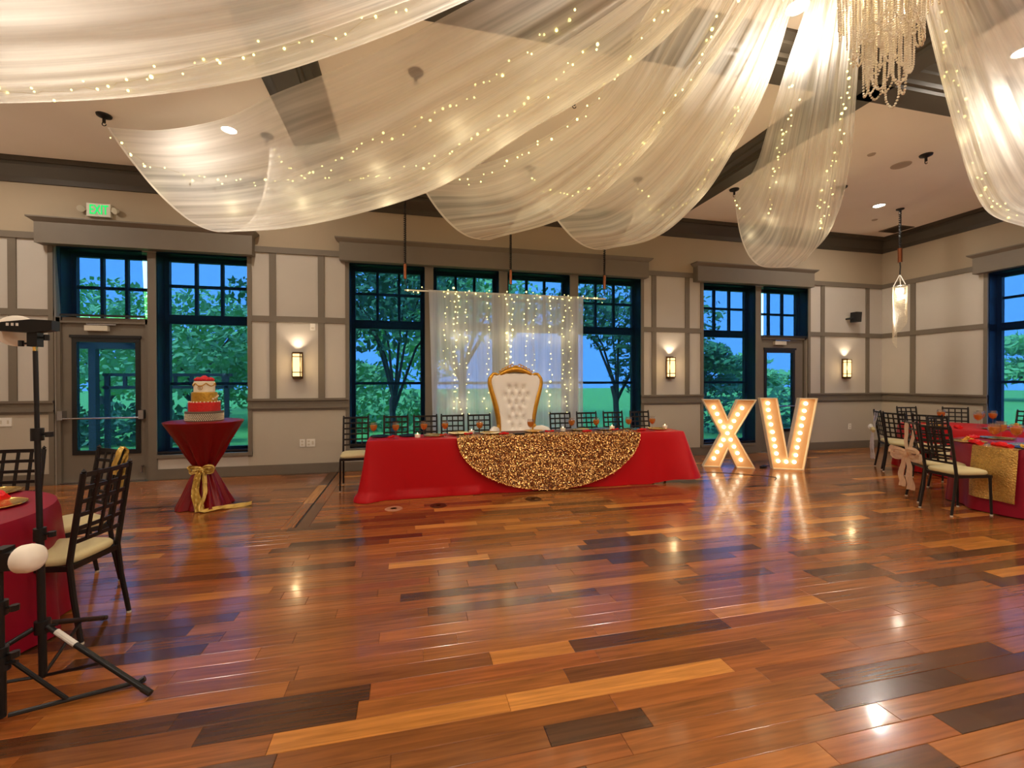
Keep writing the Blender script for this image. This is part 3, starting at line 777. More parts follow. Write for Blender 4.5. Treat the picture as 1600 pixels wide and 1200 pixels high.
def chair(x, y, face, label, group):
    """chair whose seat centre is at x, y; face = (dx, dy) the way a sitter looks"""
    o = copy_tree(proto) if used[0] else proto
    used[0] = True
    o.location = (x, y, 0); o.rotation_euler = (0, 0, math.atan2(face[1], face[0])-math.pi/2); o.scale = (.87, 1, 1)
    tag(o, label, 'chair', group); return o
def chair_from_rear(x, y, face, label, group):
    f = Vector((face[0], face[1])).normalized()
    return chair(x+f.x*.255, y+f.y*.255, face, label, group)
HG = 'chairs behind the head table'
for i, xc in enumerate((-.73, -.18, .24, .64, 1.04)):
    lb = ['black lattice chair with bare seat at the left end of the head table', 'black lattice chair behind the head table, fourth left of the throne', 'black lattice chair behind the head table, third left of the throne',
          'black lattice chair behind the head table, second left of the throne', 'black lattice chair right beside the throne on its left'][i]
    chair_from_rear(xc, 6.60 if i else 6.58, (0.04 if i == 0 else 0, -1), lb, HG)
for i, xc in enumerate((2.34, 2.79, 3.25, 3.73)):
    chair_from_rear(xc, 6.60, (0, -1), 'black lattice chair behind the head table, %s right of the throne' % ['first', 'second', 'third', 'last'][i], HG)
LG = 'chairs around the left dining table'
chair_from_rear(-1.745, 3.07, (-1, .14), 'nearest black lattice chair with cream seat at the left table', LG)
chair_from_rear(-2.19, 3.88, (-.62, -.78), 'black lattice chair with gold sash on its back corner by the left door', LG)
chair_from_rear(-2.85, 4.02, (.02, -1), 'black lattice chair facing the camera at the far left edge', LG)
RG = 'chairs around the right dining tables'
chair_from_rear(5.66, 3.64, (.985, -.17), 'large nearest black lattice chair at the right table with gold runner', RG)
chair_from_rear(6.00, 4.10, (.80, -.60), 'black lattice chair with peach organza bow at the near right table', RG)
chair_from_rear(7.05, 4.50, (-.05, -1), 'black lattice chair behind the plates of the near right table', RG)
chair_from_rear(7.60, 5.70, (.78, -.62), 'black lattice chair with white rose sash nearest the right corner', RG)
chair_from_rear(7.36, 5.28, (1, -.08), 'black lattice chair overlapping the white rose sash chair', RG)
chair_from_rear(9.20, 6.38, (-.35, -1), 'black lattice chair at the back of the far right table, left one', RG)
chair_from_rear(9.78, 5.98, (-.75, -.55), 'black lattice chair at the back of the far right table by the wall', RG)
chair_from_rear(7.40, 4.86, (.97, .22), 'black lattice chair between the two right tables with its back to camera', RG)
chair_from_rear(9.86, 5.02, (-1, .05), 'black lattice chair standing against the right wall window', RG)

# ------------------------------------------------------------------ tables and cloths
def round_table(x, y, r, h, tl, cl, clmat, seed, hem=.01):
    t = thing('round_table', tl, 'table', (x, y, 0), 0, 'round dining tables')
    MB().lathe([(.001, h-.035), (r-.012, h-.035), (r-.008, h-.012), (r-.012, h-.006), (.001, h-.006)], 40).build('tabletop', 'pergola_wood', t)
    MB().lathe([(.001, .05), (.05, .05), (.05, h-.035), (.001, h-.035)], 12).build('column', 'black_iron', t)
    for k in range(4):
        a = R(45+90*k); MB().tube([(0, 0, .10), (math.cos(a)*.38, math.sin(a)*.38, .03)], .025, 8).build('foot', 'black_iron', t)
    rg = random.Random(seed); n = 120; rows = []
    ph = [rg.uniform(0, 6.28) for _ in range(4)]
    for rr in (.001, .35, .7, .93): rows.append([(r*rr*math.cos(k*2*math.pi/n), r*rr*math.sin(k*2*math.pi/n), h) for k in range(n)])
    rows.append([((r-.004)*math.cos(k*2*math.pi/n), (r-.004)*math.sin(k*2*math.pi/n), h-.002) for k in range(n)])
    for i in range(1, 15):
        u = i/14; ring = []
        for k in range(n):
            a = k*2*math.pi/n
            w = math.sin(9*a+ph[0])*.55+math.sin(14*a+ph[1])*.35+math.sin(5*a+ph[2])*.3
            rad = r+.008+.03*u+.055*w*u**1.1
            z = h-.006-(h-.006-hem)*u
            ring.append((rad*math.cos(a), rad*math.sin(a), z))
        rows.append(ring)
    c = MB().grid(rows, True).build('tablecloth', clmat, None, True, (x, y, 0)); tag(c, cl, 'tablecloth', 'round dining tablecloths')
TH = .725
round_table(-2.76, 2.92, .74, TH, 'round dining table under burgundy cloth at the left edge', 'burgundy tablecloth to the floor on the left round table', 'burgundy_satin', 1)
round_table(7.0, 3.38, .80, TH, 'round dining table under burgundy cloth nearest on the right', 'burgundy tablecloth under the gold runner on the near right table', 'burgundy_satin', 2)
round_table(8.6, 5.15, .78, TH, 'round dining table under red cloth near the right corner', 'red tablecloth on the far right table near the corner', 'red_satin', 3)

# head table
HX0, HX1, HY0, HY1 = -.50, 3.88, 5.60, 6.12
t = thing('banquet_table', 'long folding head table under the red cloth', 'table', (0, 0, 0))
MB().box(HX0+.02, HX1-.02, HY0+.02, HY1-.02, TH-.045, TH-.008).build('tabletop', 'pergola_wood', t)
for lx in (HX0+.3, 1.3, 2.1, HX1-.25):
    for ly in (HY0+.1, HY1-.1): MB().tube([(lx, ly, 0), (lx, ly, TH-.04)], .015, 8).build('leg', 'black_iron', t)
def rect_perimeter(x0, x1, y0, y1, r, n):
    P = []
    segs = [((x0+r, y0), (x1-r, y0)), None, ((x1, y0+r), (x1, y1-r)), None, ((x1-r, y1), (x0+r, y1)), None, ((x0, y1-r), (x0, y0+r)), None]
    cs = [(x1-r, y0+r, -90), (x1-r, y1-r, 0), (x0+r, y1-r, 90), (x0+r, y0+r, 180)]
    ci = 0
    for s in segs:
        if s:
            m = max(2, int(n*((s[1][0]-s[0][0])**2+(s[1][1]-s[0][1])**2)**.5))
            dx, dy = s[1][0]-s[0][0], s[1][1]-s[0][1]; L = math.hypot(dx, dy)
            for k in range(m): P.append((s[0][0]+dx*k/m, s[0][1]+dy*k/m, dy/L, -dx/L, 0))
        else:
            cx, cy, a0 = cs[ci]; ci += 1
            for k in range(8):
                a = R(a0+90*k/8); P.append((cx+r*math.cos(a), cy+r*math.sin(a), math.cos(a), math.sin(a), 1))
    return P
per = rect_perimeter(HX0, HX1, HY0, HY1, .03, 26)
def hem_z(x, y):
    z = .004
    if x > 3.3: z += (x-3.3)*.13
    if x > HX1-.06: z += .16*min(1, max(0, (y-HY0)/.5))
    return z
rg = random.Random(4)
rows = []
for sc in (.02, .5, .97): rows.append([((HX0+HX1)/2+(p[0]-(HX0+HX1)/2)*sc, (HY0+HY1)/2+(p[1]-(HY0+HY1)/2)*sc, TH) for p in per])
rows.append([(p[0], p[1], TH-.002) for p in per])
n = len(per)
def corner_near(x, y):
    d = min(math.hypot(x-cx, y-cy) for cx in (HX0, HX1) for cy in (HY0, HY1)); return math.exp(-(d/.16)**2)
for i in range(1, 17):
    u = i/16; ring = []
    for k, (px, py, nx, ny, cflag) in enumerate(per):
        s = px*1.0+py*1.3
        w = .35*math.sin(s*5.1+.6)+.25*math.sin(s*8.7+2.0)+.2*math.sin(s*2.3)
        edge = corner_near(px, py)
        if py > HY0+.02 and HX0+.02 < px < HX1-.02: amp = .02
        else: amp = .042
        out = .006+.02*u+amp*w*u**1.3+edge*.10*u**1.2+(.13*u*math.exp(-((px-HX1)/.35)**2) if px > 3.4 else 0)
        if px > 3.0 and py < HY0+.05: out += .05*math.sin((px-3.0)*6.5)*u**1.5
        if px < -.1: out += .03*u**2
        z = TH-.004-(TH-.004-hem_z(px, py))*u
        if px < .9 and py < HY0+.05 and u > .93: out += .035*abs(math.sin(px*4.0+1.1))
        ring.append((px+nx*out, py+ny*out, z))
    rows.append(ring)
hc = MB().grid(rows, True).build('tablecloth', 'red_satin', None, True); tag(hc, 'bright red satin cloth draped over the long head table', 'tablecloth')
# sequin overlay
ov = thing('sequin_overlay', 'rose gold sequin overlay hanging in a half circle from the head table', 'table overlay', (1.87, HY0, TH))
AX, AZ = 1.27, .705
def ov_pt(u, v):
    """u -1..1 across, v 0..1 downwards along the front"""
    x = AX*u; d = AZ*v
    y = -.045-.030*v-.012*math.sin(x*9+1)*v-.008*math.sin(x*17)*v-.02*v*v
    return (x, y, .008-d)
rows = []
for i in range(25):
    v = i/24; hw = math.sqrt(max(0, 1-v*v)); rows.append([ov_pt(-hw+2*hw*k/60, v) for k in range(61)])
b = MB().grid(rows); rows2 = []
for i in range(9):
    yy = -.045+.62*i/8; hw = math.sqrt(max(0, 1-(max(0, i-3)/9)**2)); rows2.append([(AX*(-hw+2*hw*k/60), yy, .008) for k in range(61)])
b.grid(rows2)
b.build('cloth', 'sequin_base', ov, True)
sq = MB(); rg = random.Random(5)
def sequin(c, nrm, r):
    nrm = (nrm+Vector((rg.gauss(0, .36), rg.gauss(0, .36), rg.gauss(0, .36)))).normalized()
    a = nrm.orthogonal().normalized(); bb_ = nrm.cross(a); ph = rg.random()*6.28
    o = len(sq.v)
    sq.v += [tuple(c+(a*math.cos(ph+k*math.pi/3)+bb_*math.sin(ph+k*math.pi/3))*r) for k in range(6)]
    sq.f.append(tuple(range(o, o+6)))
stp = .0155; iz = int(AZ/stp)
for i in range(iz+1):
    v = i/iz; hw = AX*math.sqrt(max(0, 1-v*v)); m = int(2*hw/stp)
    for k in range(m+1):
        x = -hw+2*hw*(k+rg.uniform(-.3, .3))/max(1, m)
        p = Vector(ov_pt(x/AX, min(1, v+rg.uniform(-.3, .3)/iz))); p.y -= .006
        sequin(p, Vector((0, -1, .25)), rg.uniform(.006, .0095))
for k in range(700):                             # beaded edge
    a = math.pi*k/700; p = Vector(ov_pt(math.cos(a)*.998, math.sin(a)*.998)); p.y -= .012; p += Vector((rg.gauss(0, .005), 0, rg.gauss(0, .005)))
    sequin(p, Vector((0, -1, .3)), rg.uniform(.006, .009))
for k in range(2600):
    sequin(Vector((rg.uniform(-AX, AX)*.98, rg.uniform(-.04, .22), .013)), Vector((0, -.25, 1)), rg.uniform(.005, .008))
o = sq.build('sequins', 'sequin_gold', ov); o['kind'] = 'stuff'

# cocktail table, its cloth and sash
CX, CY, CH = -2.325, 5.82, 1.0
t = thing('cocktail_table', 'tall round cocktail table under the crimson cloth', 'table', (CX, CY, 0))
MB().lathe([(.001, CH-.03), (.375, CH-.03), (.38, CH-.012), (.001, CH-.008)], 32).build('tabletop', 'pergola_wood', t)
MB().lathe([(.001, .03), (.03, .03), (.03, CH-.03), (.001, CH-.03)], 12).build('column', 'black_iron', t)
MB().lathe([(.001, 0), (.16, 0), (.15, .02), (.03, .03)], 20).build('base', 'black_iron', t)
n = 96; rows = []
for rr in (.001, .5, .95): rows.append([(.39*rr*math.cos(k*2*math.pi/n), .39*rr*math.sin(k*2*math.pi/n), CH) for k in range(n)])
prof = [(.396, .992), (.385, .965), (.345, .90), (.295, .82), (.235, .72), (.17, .60), (.115, .50), (.085, .44), (.10, .40), (.14, .31), (.185, .20), (.215, .12), (.245, .05), (.262, .006)]
for i, (r, z) in enumerate(prof):
    ring = []; u = i/(len(prof)-1); g = math.exp(-((z-.45)/.20)**2)
    sq4 = max(0, (.42-z)/.42)
    for k in range(n):
        a = k*2*math.pi/n
        fold = 1+(.05*math.sin(11*a+1)+.04*math.sin(17*a))*min(1, max(0, (.97-z)*3))*(1+g*1.2)
        corner = 1+sq4*.22*(abs(math.cos(2*(a-R(38))))**3-.35)
        ring.append((r*fold*corner*math.cos(a), r*fold*corner*math.sin(a), z))
    rows.append(ring)
c = MB().grid(rows, True).build('tablecloth', 'crimson_spandex', None, True, (CX, CY, 0)); tag(c, 'crimson cloth cinched at the middle of the tall cocktail table', 'tablecloth')
s = thing('gold_sash', 'gold satin sash tied in a bow around the cocktail tablecloth', 'sash', (CX, CY, 0))
def ribbon(pts, w, thick=.006, wave=.0, across=None):
    """flat strip along pts"""
    P = spline(pts, 26); mb = MB(); rows = []
    for i, p in enumerate(P):
        t_ = (P[min(i+1, 25)]-P[max(i-1, 0)]).normalized()
        ac = Vector(across) if across else Vector((1, 0, 0))
        ac = (ac-t_*ac.dot(t_)).normalized(); nr = t_.cross(ac)
        ww = w[0]+(w[1]-w[0])*i/25
        rows.append([p+ac*ww*(k/8-.5)+nr*(math.sin(k*1.6+i*.5)*wave) for k in range(9)])
    mb.grid(rows)
    return mb
MB().lathe([(.092, .405), (.104, .42), (.100, .455), (.090, .475)], 30, (0, 0, 0)).build('band', 'gold_satin', s, True)
MB().ball((.015, -.115, .44), .032, 12, 8, 1.1).build('knot', 'gold_satin', s, True)
for sg in (-1, 1):
    ribbon([(.015, -.115, .44), (.015+sg*.06, -.14, .475), (.015+sg*.115, -.13, .47), (.015+sg*.10, -.13, .42), (.015+sg*.03, -.12, .43)], (.055, .06), wave=.008, across=(0, -.4, 1)).build('bow_loop', 'gold_satin', s, True)
ribbon([(.0, -.115, .43), (-.01, -.16, .36), (-.02, -.20, .25), (.02, -.245, .12), (.06, -.29, .015)], (.06, .10), wave=.014).build('tail', 'gold_satin', s, True)
ribbon([(.03, -.115, .43), (.06, -.17, .32), (.09, -.23, .18), (.07, -.28, .06), (.10, -.31, .02), (.25, -.22, .02), (.42, -.12, .02), (.52, -.09, .025)], (.06, .075), wave=.013, across=(0, 1, .3)).build('tail', 'gold_satin', s, True)

# cake
k_ = thing('cake_stand', 'round crystal beaded cake stand on the cocktail table', 'cake stand', (CX, CY, CH+.001))
MB().lathe([(.001, 0), (.182, 0), (.182, .085), (.192, .09), (.192, .11), (.001, .11)], 40).build('drum', 'vent_grille', k_, True)
bd = MB()
for zz in range(5):
    for q in range(60):
        a = (q+.5*(zz % 2))*2*math.pi/60; bd.octa((.186*math.cos(a), .186*math.sin(a), .012+zz*.0165), .0092)
tag(bd.build('crystal_band', 'bead_pearl', k_), kind='stuff')
ck = thing('tiered_cake', 'three tier cake in red, gold and white topped with red roses', 'cake', (CX, CY, CH+.112))
def tier(r, z0, z1, mat): return MB().lathe([(.001, z0), (r, z0), (r, z1-.008), (r-.008, z1), (.001, z1)], 40).build('tier', mat, ck, True)
t1 = tier(.158, 0, .105, 'red_icing'); t2 = tier(.128, .107, .22, 'gold_icing'); t3 = tier(.105, .222, .345, 'white_icing')
pr = MB()
for q in range(26):
    a = q*2*math.pi/26; pr.ball((.152*math.cos(a), .152*math.sin(a), .108), .009, 6, 4)
pr.build('icing_pearls', 'white_icing', t1, True)
gl = MB()
for q in range(6):
    a0 = R(-90+60*q-30); pts = [(.109*math.cos(a0+R(60)*i/8), .109*math.sin(a0+R(60)*i/8), .325-.034*math.sin(math.pi*i/8)) for i in range(9)]
    gl.tube(pts, .0055, 6)
gl.build('icing_garland', 'gold_icing', t3, True)
md = MB(); cpos = (0, -.108, .272)
md.tube([(cpos[0]+.024*math.cos(a), cpos[1], cpos[2]+.024*math.sin(a)) for a in [R(i*20) for i in range(18)]], .003, 6, closed=True)
md.tube([(-.008, -.108, .26), (-.008, -.108, .286), (.006, -.108, .283), (.007, -.108, .275), (-.006, -.108, .272), (.009, -.108, .259)], .0025, 6)
md.build('medallion', 'gold_icing', t3, True)
rg = random.Random(9)
for q in range(9):
    a = q*2*math.pi/8; rr = .065 if q < 8 else 0
    m = MB(); c0 = (rr*math.cos(a), rr*math.sin(a), .365 if q < 8 else .385)
    for z in range(3):
        rad = .036-.009*z
        for l in range(5):
            b_ = l*2*math.pi/5+z*.6; m.ball((c0[0]+math.cos(b_)*rad*.55, c0[1]+math.sin(b_)*rad*.55, c0[2]+z*.010), rad*.62, 7, 5, .8)
    m.build('sugar_rose', 'rose_red', ck, True)
for q in range(4):
    a = R(-30+q*14); MB().ball((.132*math.cos(a), .132*math.sin(a), .14+.012*q), .012, 7, 5).build('sugar_flower', 'white_icing', t2, True)

# ------------------------------------------------------------------ throne
th = thing('throne_chair', 'tall white tufted throne chair with carved gold frame', 'throne', (1.64, 6.70, 0))
def half_w(z):
    pts = [(.42, .30), (.60, .275), (.74, .27), (.90, .285), (1.05, .315), (1.2, .355), (1.33, .395), (1.43, .415), (1.49, .41), (1.54, .375), (1.57, .30)]
    for (a, wa), (b, wb_) in zip(pts, pts[1:]):
        if z <= b: s_ = (z-a)/(b-a); return wa+(wb_-wa)*max(0, s_)
    return .3
def top_z(x):
    a = abs(x)
    return 1.60 if a < .10 else (1.60-.05*((a-.10)/.18)**1.5 if a < .28 else 1.535+.01*math.sin((a-.28)*20))
buttons = []
for i, (z, xs_) in enumerate(((1.35, (-.115, 0, .115)), (1.23, (-.175, -.06, .06, .175)), (1.11, (-.115, 0, .115)), (.99, (-.06, .06)), (.87, (-.115, 0, .115)), (.75, (-.06, .06)))):
    for bx in xs_: buttons.append((bx, z))
def tuft(x, z):
    d = 0
    for bx, bz in buttons:
        r2 = ((x-bx)/.040)**2+((z-bz)/.045)**2; d -= .034*math.exp(-r2)
        dd = min(abs((x-bx)*1.02-(z-bz)*.5)/.03, 9); dd2 = min(abs((x-bx)*1.02+(z-bz)*.5)/.03, 9)
        rr = math.hypot(x-bx, z-bz)
        if rr < .10: d -= .012*(1-rr/.10)*(math.exp(-dd*dd)+math.exp(-dd2*dd2))
    return d
rows = []
for i in range(91):
    z = .45+1.12*i/90; w = half_w(min(z, 1.56))-.012; ring = []
    for k in range(73):
        x = -w+2*w*k/72; e = min(1, (1-abs(x)/w)/.12)
        zz = min(z, top_z(x))
        ring.append((x, -.035-.035*math.sqrt(max(0, e))-tuft(x, zz)+.12*(zz-.45)*.35, zz))
    rows.append(ring)
bk = MB().grid(rows).build('backrest', 'white_leather', th, True)
for bx, bz in buttons: MB().ball((bx, -.040+.12*(bz-.45)*.35, bz), .011, 8, 6).build('button', 'white_leather', bk, True)
bp = MB(); pl = [(half_w(.45+1.1*i/24), .45+1.1*i/24) for i in range(25)]
poly = [(x, z) for x, z in pl]+[(x, top_z(x)) for x in (.27, .2, .1, 0, -.1, -.2, -.27)]+[(-x, z) for x, z in reversed(pl)]
bp.prism(poly, 0, .05); bp.v = [(x, y+.12*(z-.45)*.35, z) for x, y, z in bp.v]
bp.build('back_shell', 'white_leather', th)
yl = lambda z: -.03+.12*(z-.45)*.35
for s_ in (-1, 1):
    pts = [(s_*half_w(.55+1.02*i/26), yl(.55+1.02*i/26), .55+1.02*i/26) for i in range(26)]
    pts += [(s_*.36, yl(1.56), 1.565), (s_*.32, yl(1.55), 1.57), (s_*.275, yl(1.55), 1.552), (s_*.262, yl(1.52), 1.525), (s_*.285, yl(1.51), 1.51), (s_*.305, yl(1.52), 1.525)]
    MB().tube(pts, [.030+.014*math.sin(math.pi*min(1, i/26)) if i < 26 else .024-.003*(i-26) for i in range(32)], 10).build('side_frame', 'gold_frame', th, True)
    nl = MB()
    for i in range(34):
        z = .72+.78*i/33; nl.ball((s_*(half_w(z)-.036), yl(z)-.012, z), .006, 6, 4)
    tag(nl.build('nailheads', 'gold_frame', th), kind='stuff')
cr = MB()
for s_ in (-1, 1):
    cr.tube([(s_*.275, yl(1.54)-.01, 1.535), (s_*.22, yl(1.56)-.012, 1.572), (s_*.15, yl(1.6)-.012, 1.608), (s_*.07, yl(1.62)-.012, 1.632), (0, yl(1.63)-.012, 1.64)], [.026, .038, .044, .046, .050], 10)
crest = cr.build('crest_rail', 'gold_frame', th, True)
for s_ in (-1, 1):
    for q, (x, z, r) in enumerate(((.245, 1.595, .024), (.20, 1.626, .028), (.15, 1.652, .028), (.105, 1.672, .030), (.06, 1.69, .032))):
        sc = MB().tube([(s_*(x+r*math.cos(a)*(1-a/14)), yl(z)-.026, z+r*math.sin(a)*(1-a/14)) for a in [i*.55 for i in range(14)]], [.008-.0003*i for i in range(14)], 6)
        sc.build('carved_scroll', 'gold_frame', crest, True)
sh = MB()
for q in range(7):
    a = R(30+20*q); sh.ball((.04*math.cos(a), yl(1.65)-.03, 1.645+.042*math.sin(a)), .016, 8, 6, 1.2)
sh.ball((0, yl(1.65)-.034, 1.64), .024, 10, 7); sh.build('carved_shell', 'gold_frame', crest, True)
rows = []
for sc, z in ((.001, .40), (.97, .40), (1, .42), (1, .50), (.96, .53), (.8, .55), (.4, .56), (.001, .56)):
    rows.append([(.36*sc*math.copysign(abs(math.cos(a))**.45, math.cos(a)), -.25+.22*sc*math.copysign(abs(math.sin(a))**.45, math.sin(a)), z) for a in [q*2*math.pi/36 for q in range(36)]])
MB().grid(rows, True, False).build('seat', 'white_leather', th, True)
MB().box(-.37, .37, -.47, -.02, .33, .40).build('seat_rail', 'gold_frame', th)
for s_ in (-1, 1):
    MB().tube([(s_*.31, -.03, .70), (s_*.38, -.16, .715), (s_*.42, -.27, .70), (s_*.43, -.38, .675)], [.045, .055, .055, .04], 12).build('arm_pad', 'white_leather', th, True)
    MB().tube([(s_*.43, -.37, .66), (s_*.40, -.36, .55), (s_*.36, -.38, .38)], [.028, .02, .025], 8).build('arm_post', 'gold_frame', th, True)
    MB().ball((s_*.29, -.05, .755), .03, 10, 7).build('arm_scroll', 'gold_frame', th, True)
    for ly, bend in ((-.43, -.03), (-.06, .06)):
        MB().tube([(s_*.33, ly, .36), (s_*.36, ly+bend, .24), (s_*.33, ly+bend*.3, .10), (s_*.36, ly+bend*1.4, .012)], [.035, .032, .018, .02], 8).build('leg', 'gold_frame', th, True)

# ------------------------------------------------------------------ marquee letters
def letter(ch, label, loc, rz, poly, bulbs, holes_back=True):
    t = thing('marquee_letter', label, 'sign', loc, rz, 'lit marquee letters')
    n = len(poly); dep = .065
    MB().prism(poly, .0, .012).build('face', 'letter_face', t)
    w = MB(); th_ = .012
    cxm = [(poly[i-1], poly[i], poly[(i+1) % n]) for i in range(n)]
    inner = []
    area = sum(poly[i][0]*poly[(i+1) % n][1]-poly[(i+1) % n][0]*poly[i][1] for i in range(n)); sg = 1 if area > 0 else -1
    for a, b, c in cxm:
        d1 = Vector((b[0]-a[0], b[1]-a[1])).normalized(); d2 = Vector((c[0]-b[0], c[1]-b[1])).normalized()
        n1 = Vector((-d1.y, d1.x))*sg; n2 = Vector((-d2.y, d2.x))*sg; m = (n1+n2).normalized(); k = th_/max(.35, m.dot(n1))
        inner.append((b[0]+m.x*k, b[1]+m.y*k))
    for i in range(n):
        j = (i+1) % n; A, B, a, b = poly[i], poly[j], inner[i], inner[j]
        w.add([(A[0],-dep,A[1]),(B[0],-dep,B[1]),(b[0],-dep,b[1]),(a[0],-dep,a[1]),(A[0],dep,A[1]),(B[0],dep,B[1]),(b[0],dep,b[1]),(a[0],dep,a[1])],
              [(0,1,2,3),(4,7,6,5),(0,4,5,1),(3,2,6,7)])
    w.build('side_wall', 'letter_white', t)
    for bx, bz in bulbs:
        MB().ball((bx, -.030, bz), .030, 12, 8).build('bulb', 'marquee_bulb', t, True)
    return t
mu = .00147
X_poly = [((u-412)*mu, (940-v)*mu) for u, v in ((135, 165), (318, 165), (410, 385), (505, 165), (705, 165), (490, 560), (690, 940), (498, 940), (410, 735), (328, 940), (140, 940), (330, 560))]
X_b = [((u-412)*mu, (940-v)*mu) for u, v in ((260, 258), (298, 333), (328, 417), (368, 482), (558, 262), (512, 335), (475, 410), (440, 482), (406, 552), (365, 628), (336, 692), (298, 770), (262, 845), (440, 625), (475, 703), (510, 775), (547, 850))]
letter('X', 'lit peach marquee letter X with round bulbs', (5.235, 6.365, 0), R(-27), X_poly, X_b)
V_poly = [((u-1085)*mu, (970-v)*mu) for u, v in ((798, 175), (975, 175), (1082, 820), (1195, 175), (1372, 175), (1240, 970), (930, 970))]
V_b = [((u-1085)*mu, (970-v)*mu) for u, v in ((885, 235), (890, 310), (903, 393), (917, 473), (932, 557), (946, 640), (958, 717), (972, 797), (990, 880), (1070, 885), (1150, 885), (1165, 808), (1178, 722), (1192, 640), (1207, 562), (1220, 480), (1235, 398), (1248, 315), (1262, 235))]
letter('V', 'lit peach marquee letter V with round bulbs', (6.05, 5.975, 0), R(-27), V_poly, V_b)
t = thing('power_adapter', 'black power adapter on the floor between the letters X and V', 'adapter', (5.72, 6.12, 0), R(20))
MB().box(-.06, .06, -.03, .03, .002, .04).build('brick', 'black_plastic', t)
MB().tube(spline([(.05, 0, .02), (.12, .03, .006), (.14, .1, .006), (.25, .12, .006), (.3, .02, .006)], 24), .004, 6).build('lead', 'black_plastic', t)
cd = MB().tube(spline([(4.3, 6.1, .005), (4.7, 6.02, .005), (5.1, 5.75, .005), (5.35, 5.5, .005), (5.2, 5.35, .005)], 40), .004, 6).build('extension_cord', 'black_plastic'); tag(cd, 'thin black power cord on the floor in front of the letter X', 'cord')

# ------------------------------------------------------------------ floor covers
for x, y, m, lb in ((-.17, 5.17, 'disc_light', 'pale round floor outlet cover left in front of the head table'), (.335, 5.18, 'disc_dark', 'dark round floor outlet cover in front of the head table'), (1.49, 5.19, 'disc_dark', 'dark round floor outlet cover in front of the sequin overlay')):
    t = thing('floor_outlet', lb, 'floor outlet', (x, y, .0005), 0)
    MB().lathe([(.001, .004), (.085, .004), (.095, .003), (.10, 0)], 28).build('cover_plate', m, t, True)
    MB().lathe([(.03, .004), (.034, .0055), (.038, .004)], 20).build('lid_ring', 'disc_brass', t, True)
# ------------------------------------------------------------------ light stands (left foreground)
def stand(x, y, h, label, legs, hub, reach, flat, lean=0):
    t = thing('light_stand', label, 'light stand', (x, y, 0), 0)
    p = MB().tube([(0, 0, .03), (lean*.4, 0, h*.45)], .0155, 10).tube([(lean*.4, 0, h*.45), (lean*.75, 0, h*.75)], .012, 10).tube([(lean*.75, 0, h*.75), (lean, 0, h)], .0095, 10)
    pole = p.build('pole', 'black_plastic', t, True)
    for z, f in ((h*.45, .4), (h*.75, .75)):
        MB().lathe([(.001, -.03), (.024, -.03), (.024, .03), (.001, .03)], 12, (lean*f, 0, z)).build('collar', 'black_plastic', pole, True)
        MB().tube([(lean*f+.02, 0, z), (lean*f+.05, -.01, z)], .006, 6).lathe([(.001, -.012), (.016, -.012), (.016, .012), (.001, .012)], 8, (lean*f+.055, -.01, z)).build('knob', 'black_plastic', pole, True)
    MB().lathe([(.001, -.03), (.03, -.03), (.03, .03), (.001, .03)], 12, (0, 0, hub)).build('hub', 'black_plastic', t, True)
    MB().tube([(.025, -.01, hub), (.07, -.02, hub+.01)], .007, 6).build('hub_knob', 'black_plastic', t)
    for a in legs:
        c, s_ = math.cos(R(a)), math.sin(R(a))
        if flat:
            lg = MB().tube([(c*.02, s_*.02, .03), (c*reach, s_*reach, .012)], .010, 8).build('leg', 'black_plastic', t)
            MB().tube([(c*.03, s_*.03, hub), (c*reach*.42, s_*reach*.42, .03)], .009, 8).build('strut', 'black_plastic', t)
            MB().tube([(c*reach*.96, s_*reach*.96, .012), (c*reach, s_*reach, .02)], .014, 8).build('foot_cap', 'black_plastic', lg)
        else:
            lg = MB().tube([(c*.03, s_*.03, hub), (c*reach, s_*reach, .014)], .0125, 10).build('leg', 'black_plastic', t, True)
            MB().tube([(c*.02, s_*.02, .04), (c*reach*.56, s_*reach*.56, hub*.47)], .008, 8).build('strut', 'black_plastic', t)
            MB().tube([(c*reach*.93, s_*reach*.93, .032), (c*reach, s_*reach, .014)], .0142, 10).build('foot_cap', 'black_plastic', lg)
            if a < 0: MB().tube([(c*.08, s_*.08, hub-.019), (c*.19, s_*.19, hub-.0725)], .0130, 10).build('leg_sticker', 'white_plastic', lg)
    return t
st = stand(-1.72, 2.57, 1.60, 'tall black tripod stand holding the ring light at left', (-22, 98, 218), .275, .60, False, -.02)
rl_ = thing('ring_light', 'small black LED light with white round diffuser on the tall stand', 'studio light', (-1.74, 2.57, 1.60))
MB().tube([(0, 0, 0), (0, 0, .02)], .009, 8).build('spigot', 'gold_plate', rl_)
MB().box(-.02, .02, -.02, .02, .02, .095).build('socket', 'black_plastic', rl_)
for dx, z in ((-.055, .035), (.045, .065)):
    MB().tube([(0, 0, z), (dx, 0, z)], .005, 6).lathe([(.001, -.014), (.011, -.014), (.011, .014), (.001, .014)], 8, (dx, 0, z)).build('clamp_knob', 'black_plastic', rl_)
MB().prism([(-.145, .105), (-.135, .092), (0, .085), (.085, .098), (.085, .145), (.0, .148), (-.11, .132), (-.14, .122)], -.03, .02).build('body', 'black_plastic', rl_)
for bx in (-.085, -.066, -.048): MB().box(bx-.004, bx+.004, -.034, -.029, .115, .128).build('button', 'white_plastic', rl_)
dv = MB().lathe([(.001, -.018), (.055, -.018), (.074, -.008), (.076, .008), (.06, .018), (.001, .018)], 28)
dv.build('diffuser', 'wax', rl_, True, (-.105, .05, .098), (R(82), 0, R(20)))
stand(-1.685, 2.30, .66, 'short black tripod stand at the left edge with splayed flat legs', (20, 140, 260), .26, .47, True)
sl = thing('strobe_light', 'small black light with white dome diffuser on the short stand', 'studio light', (-1.685, 2.30, .66))
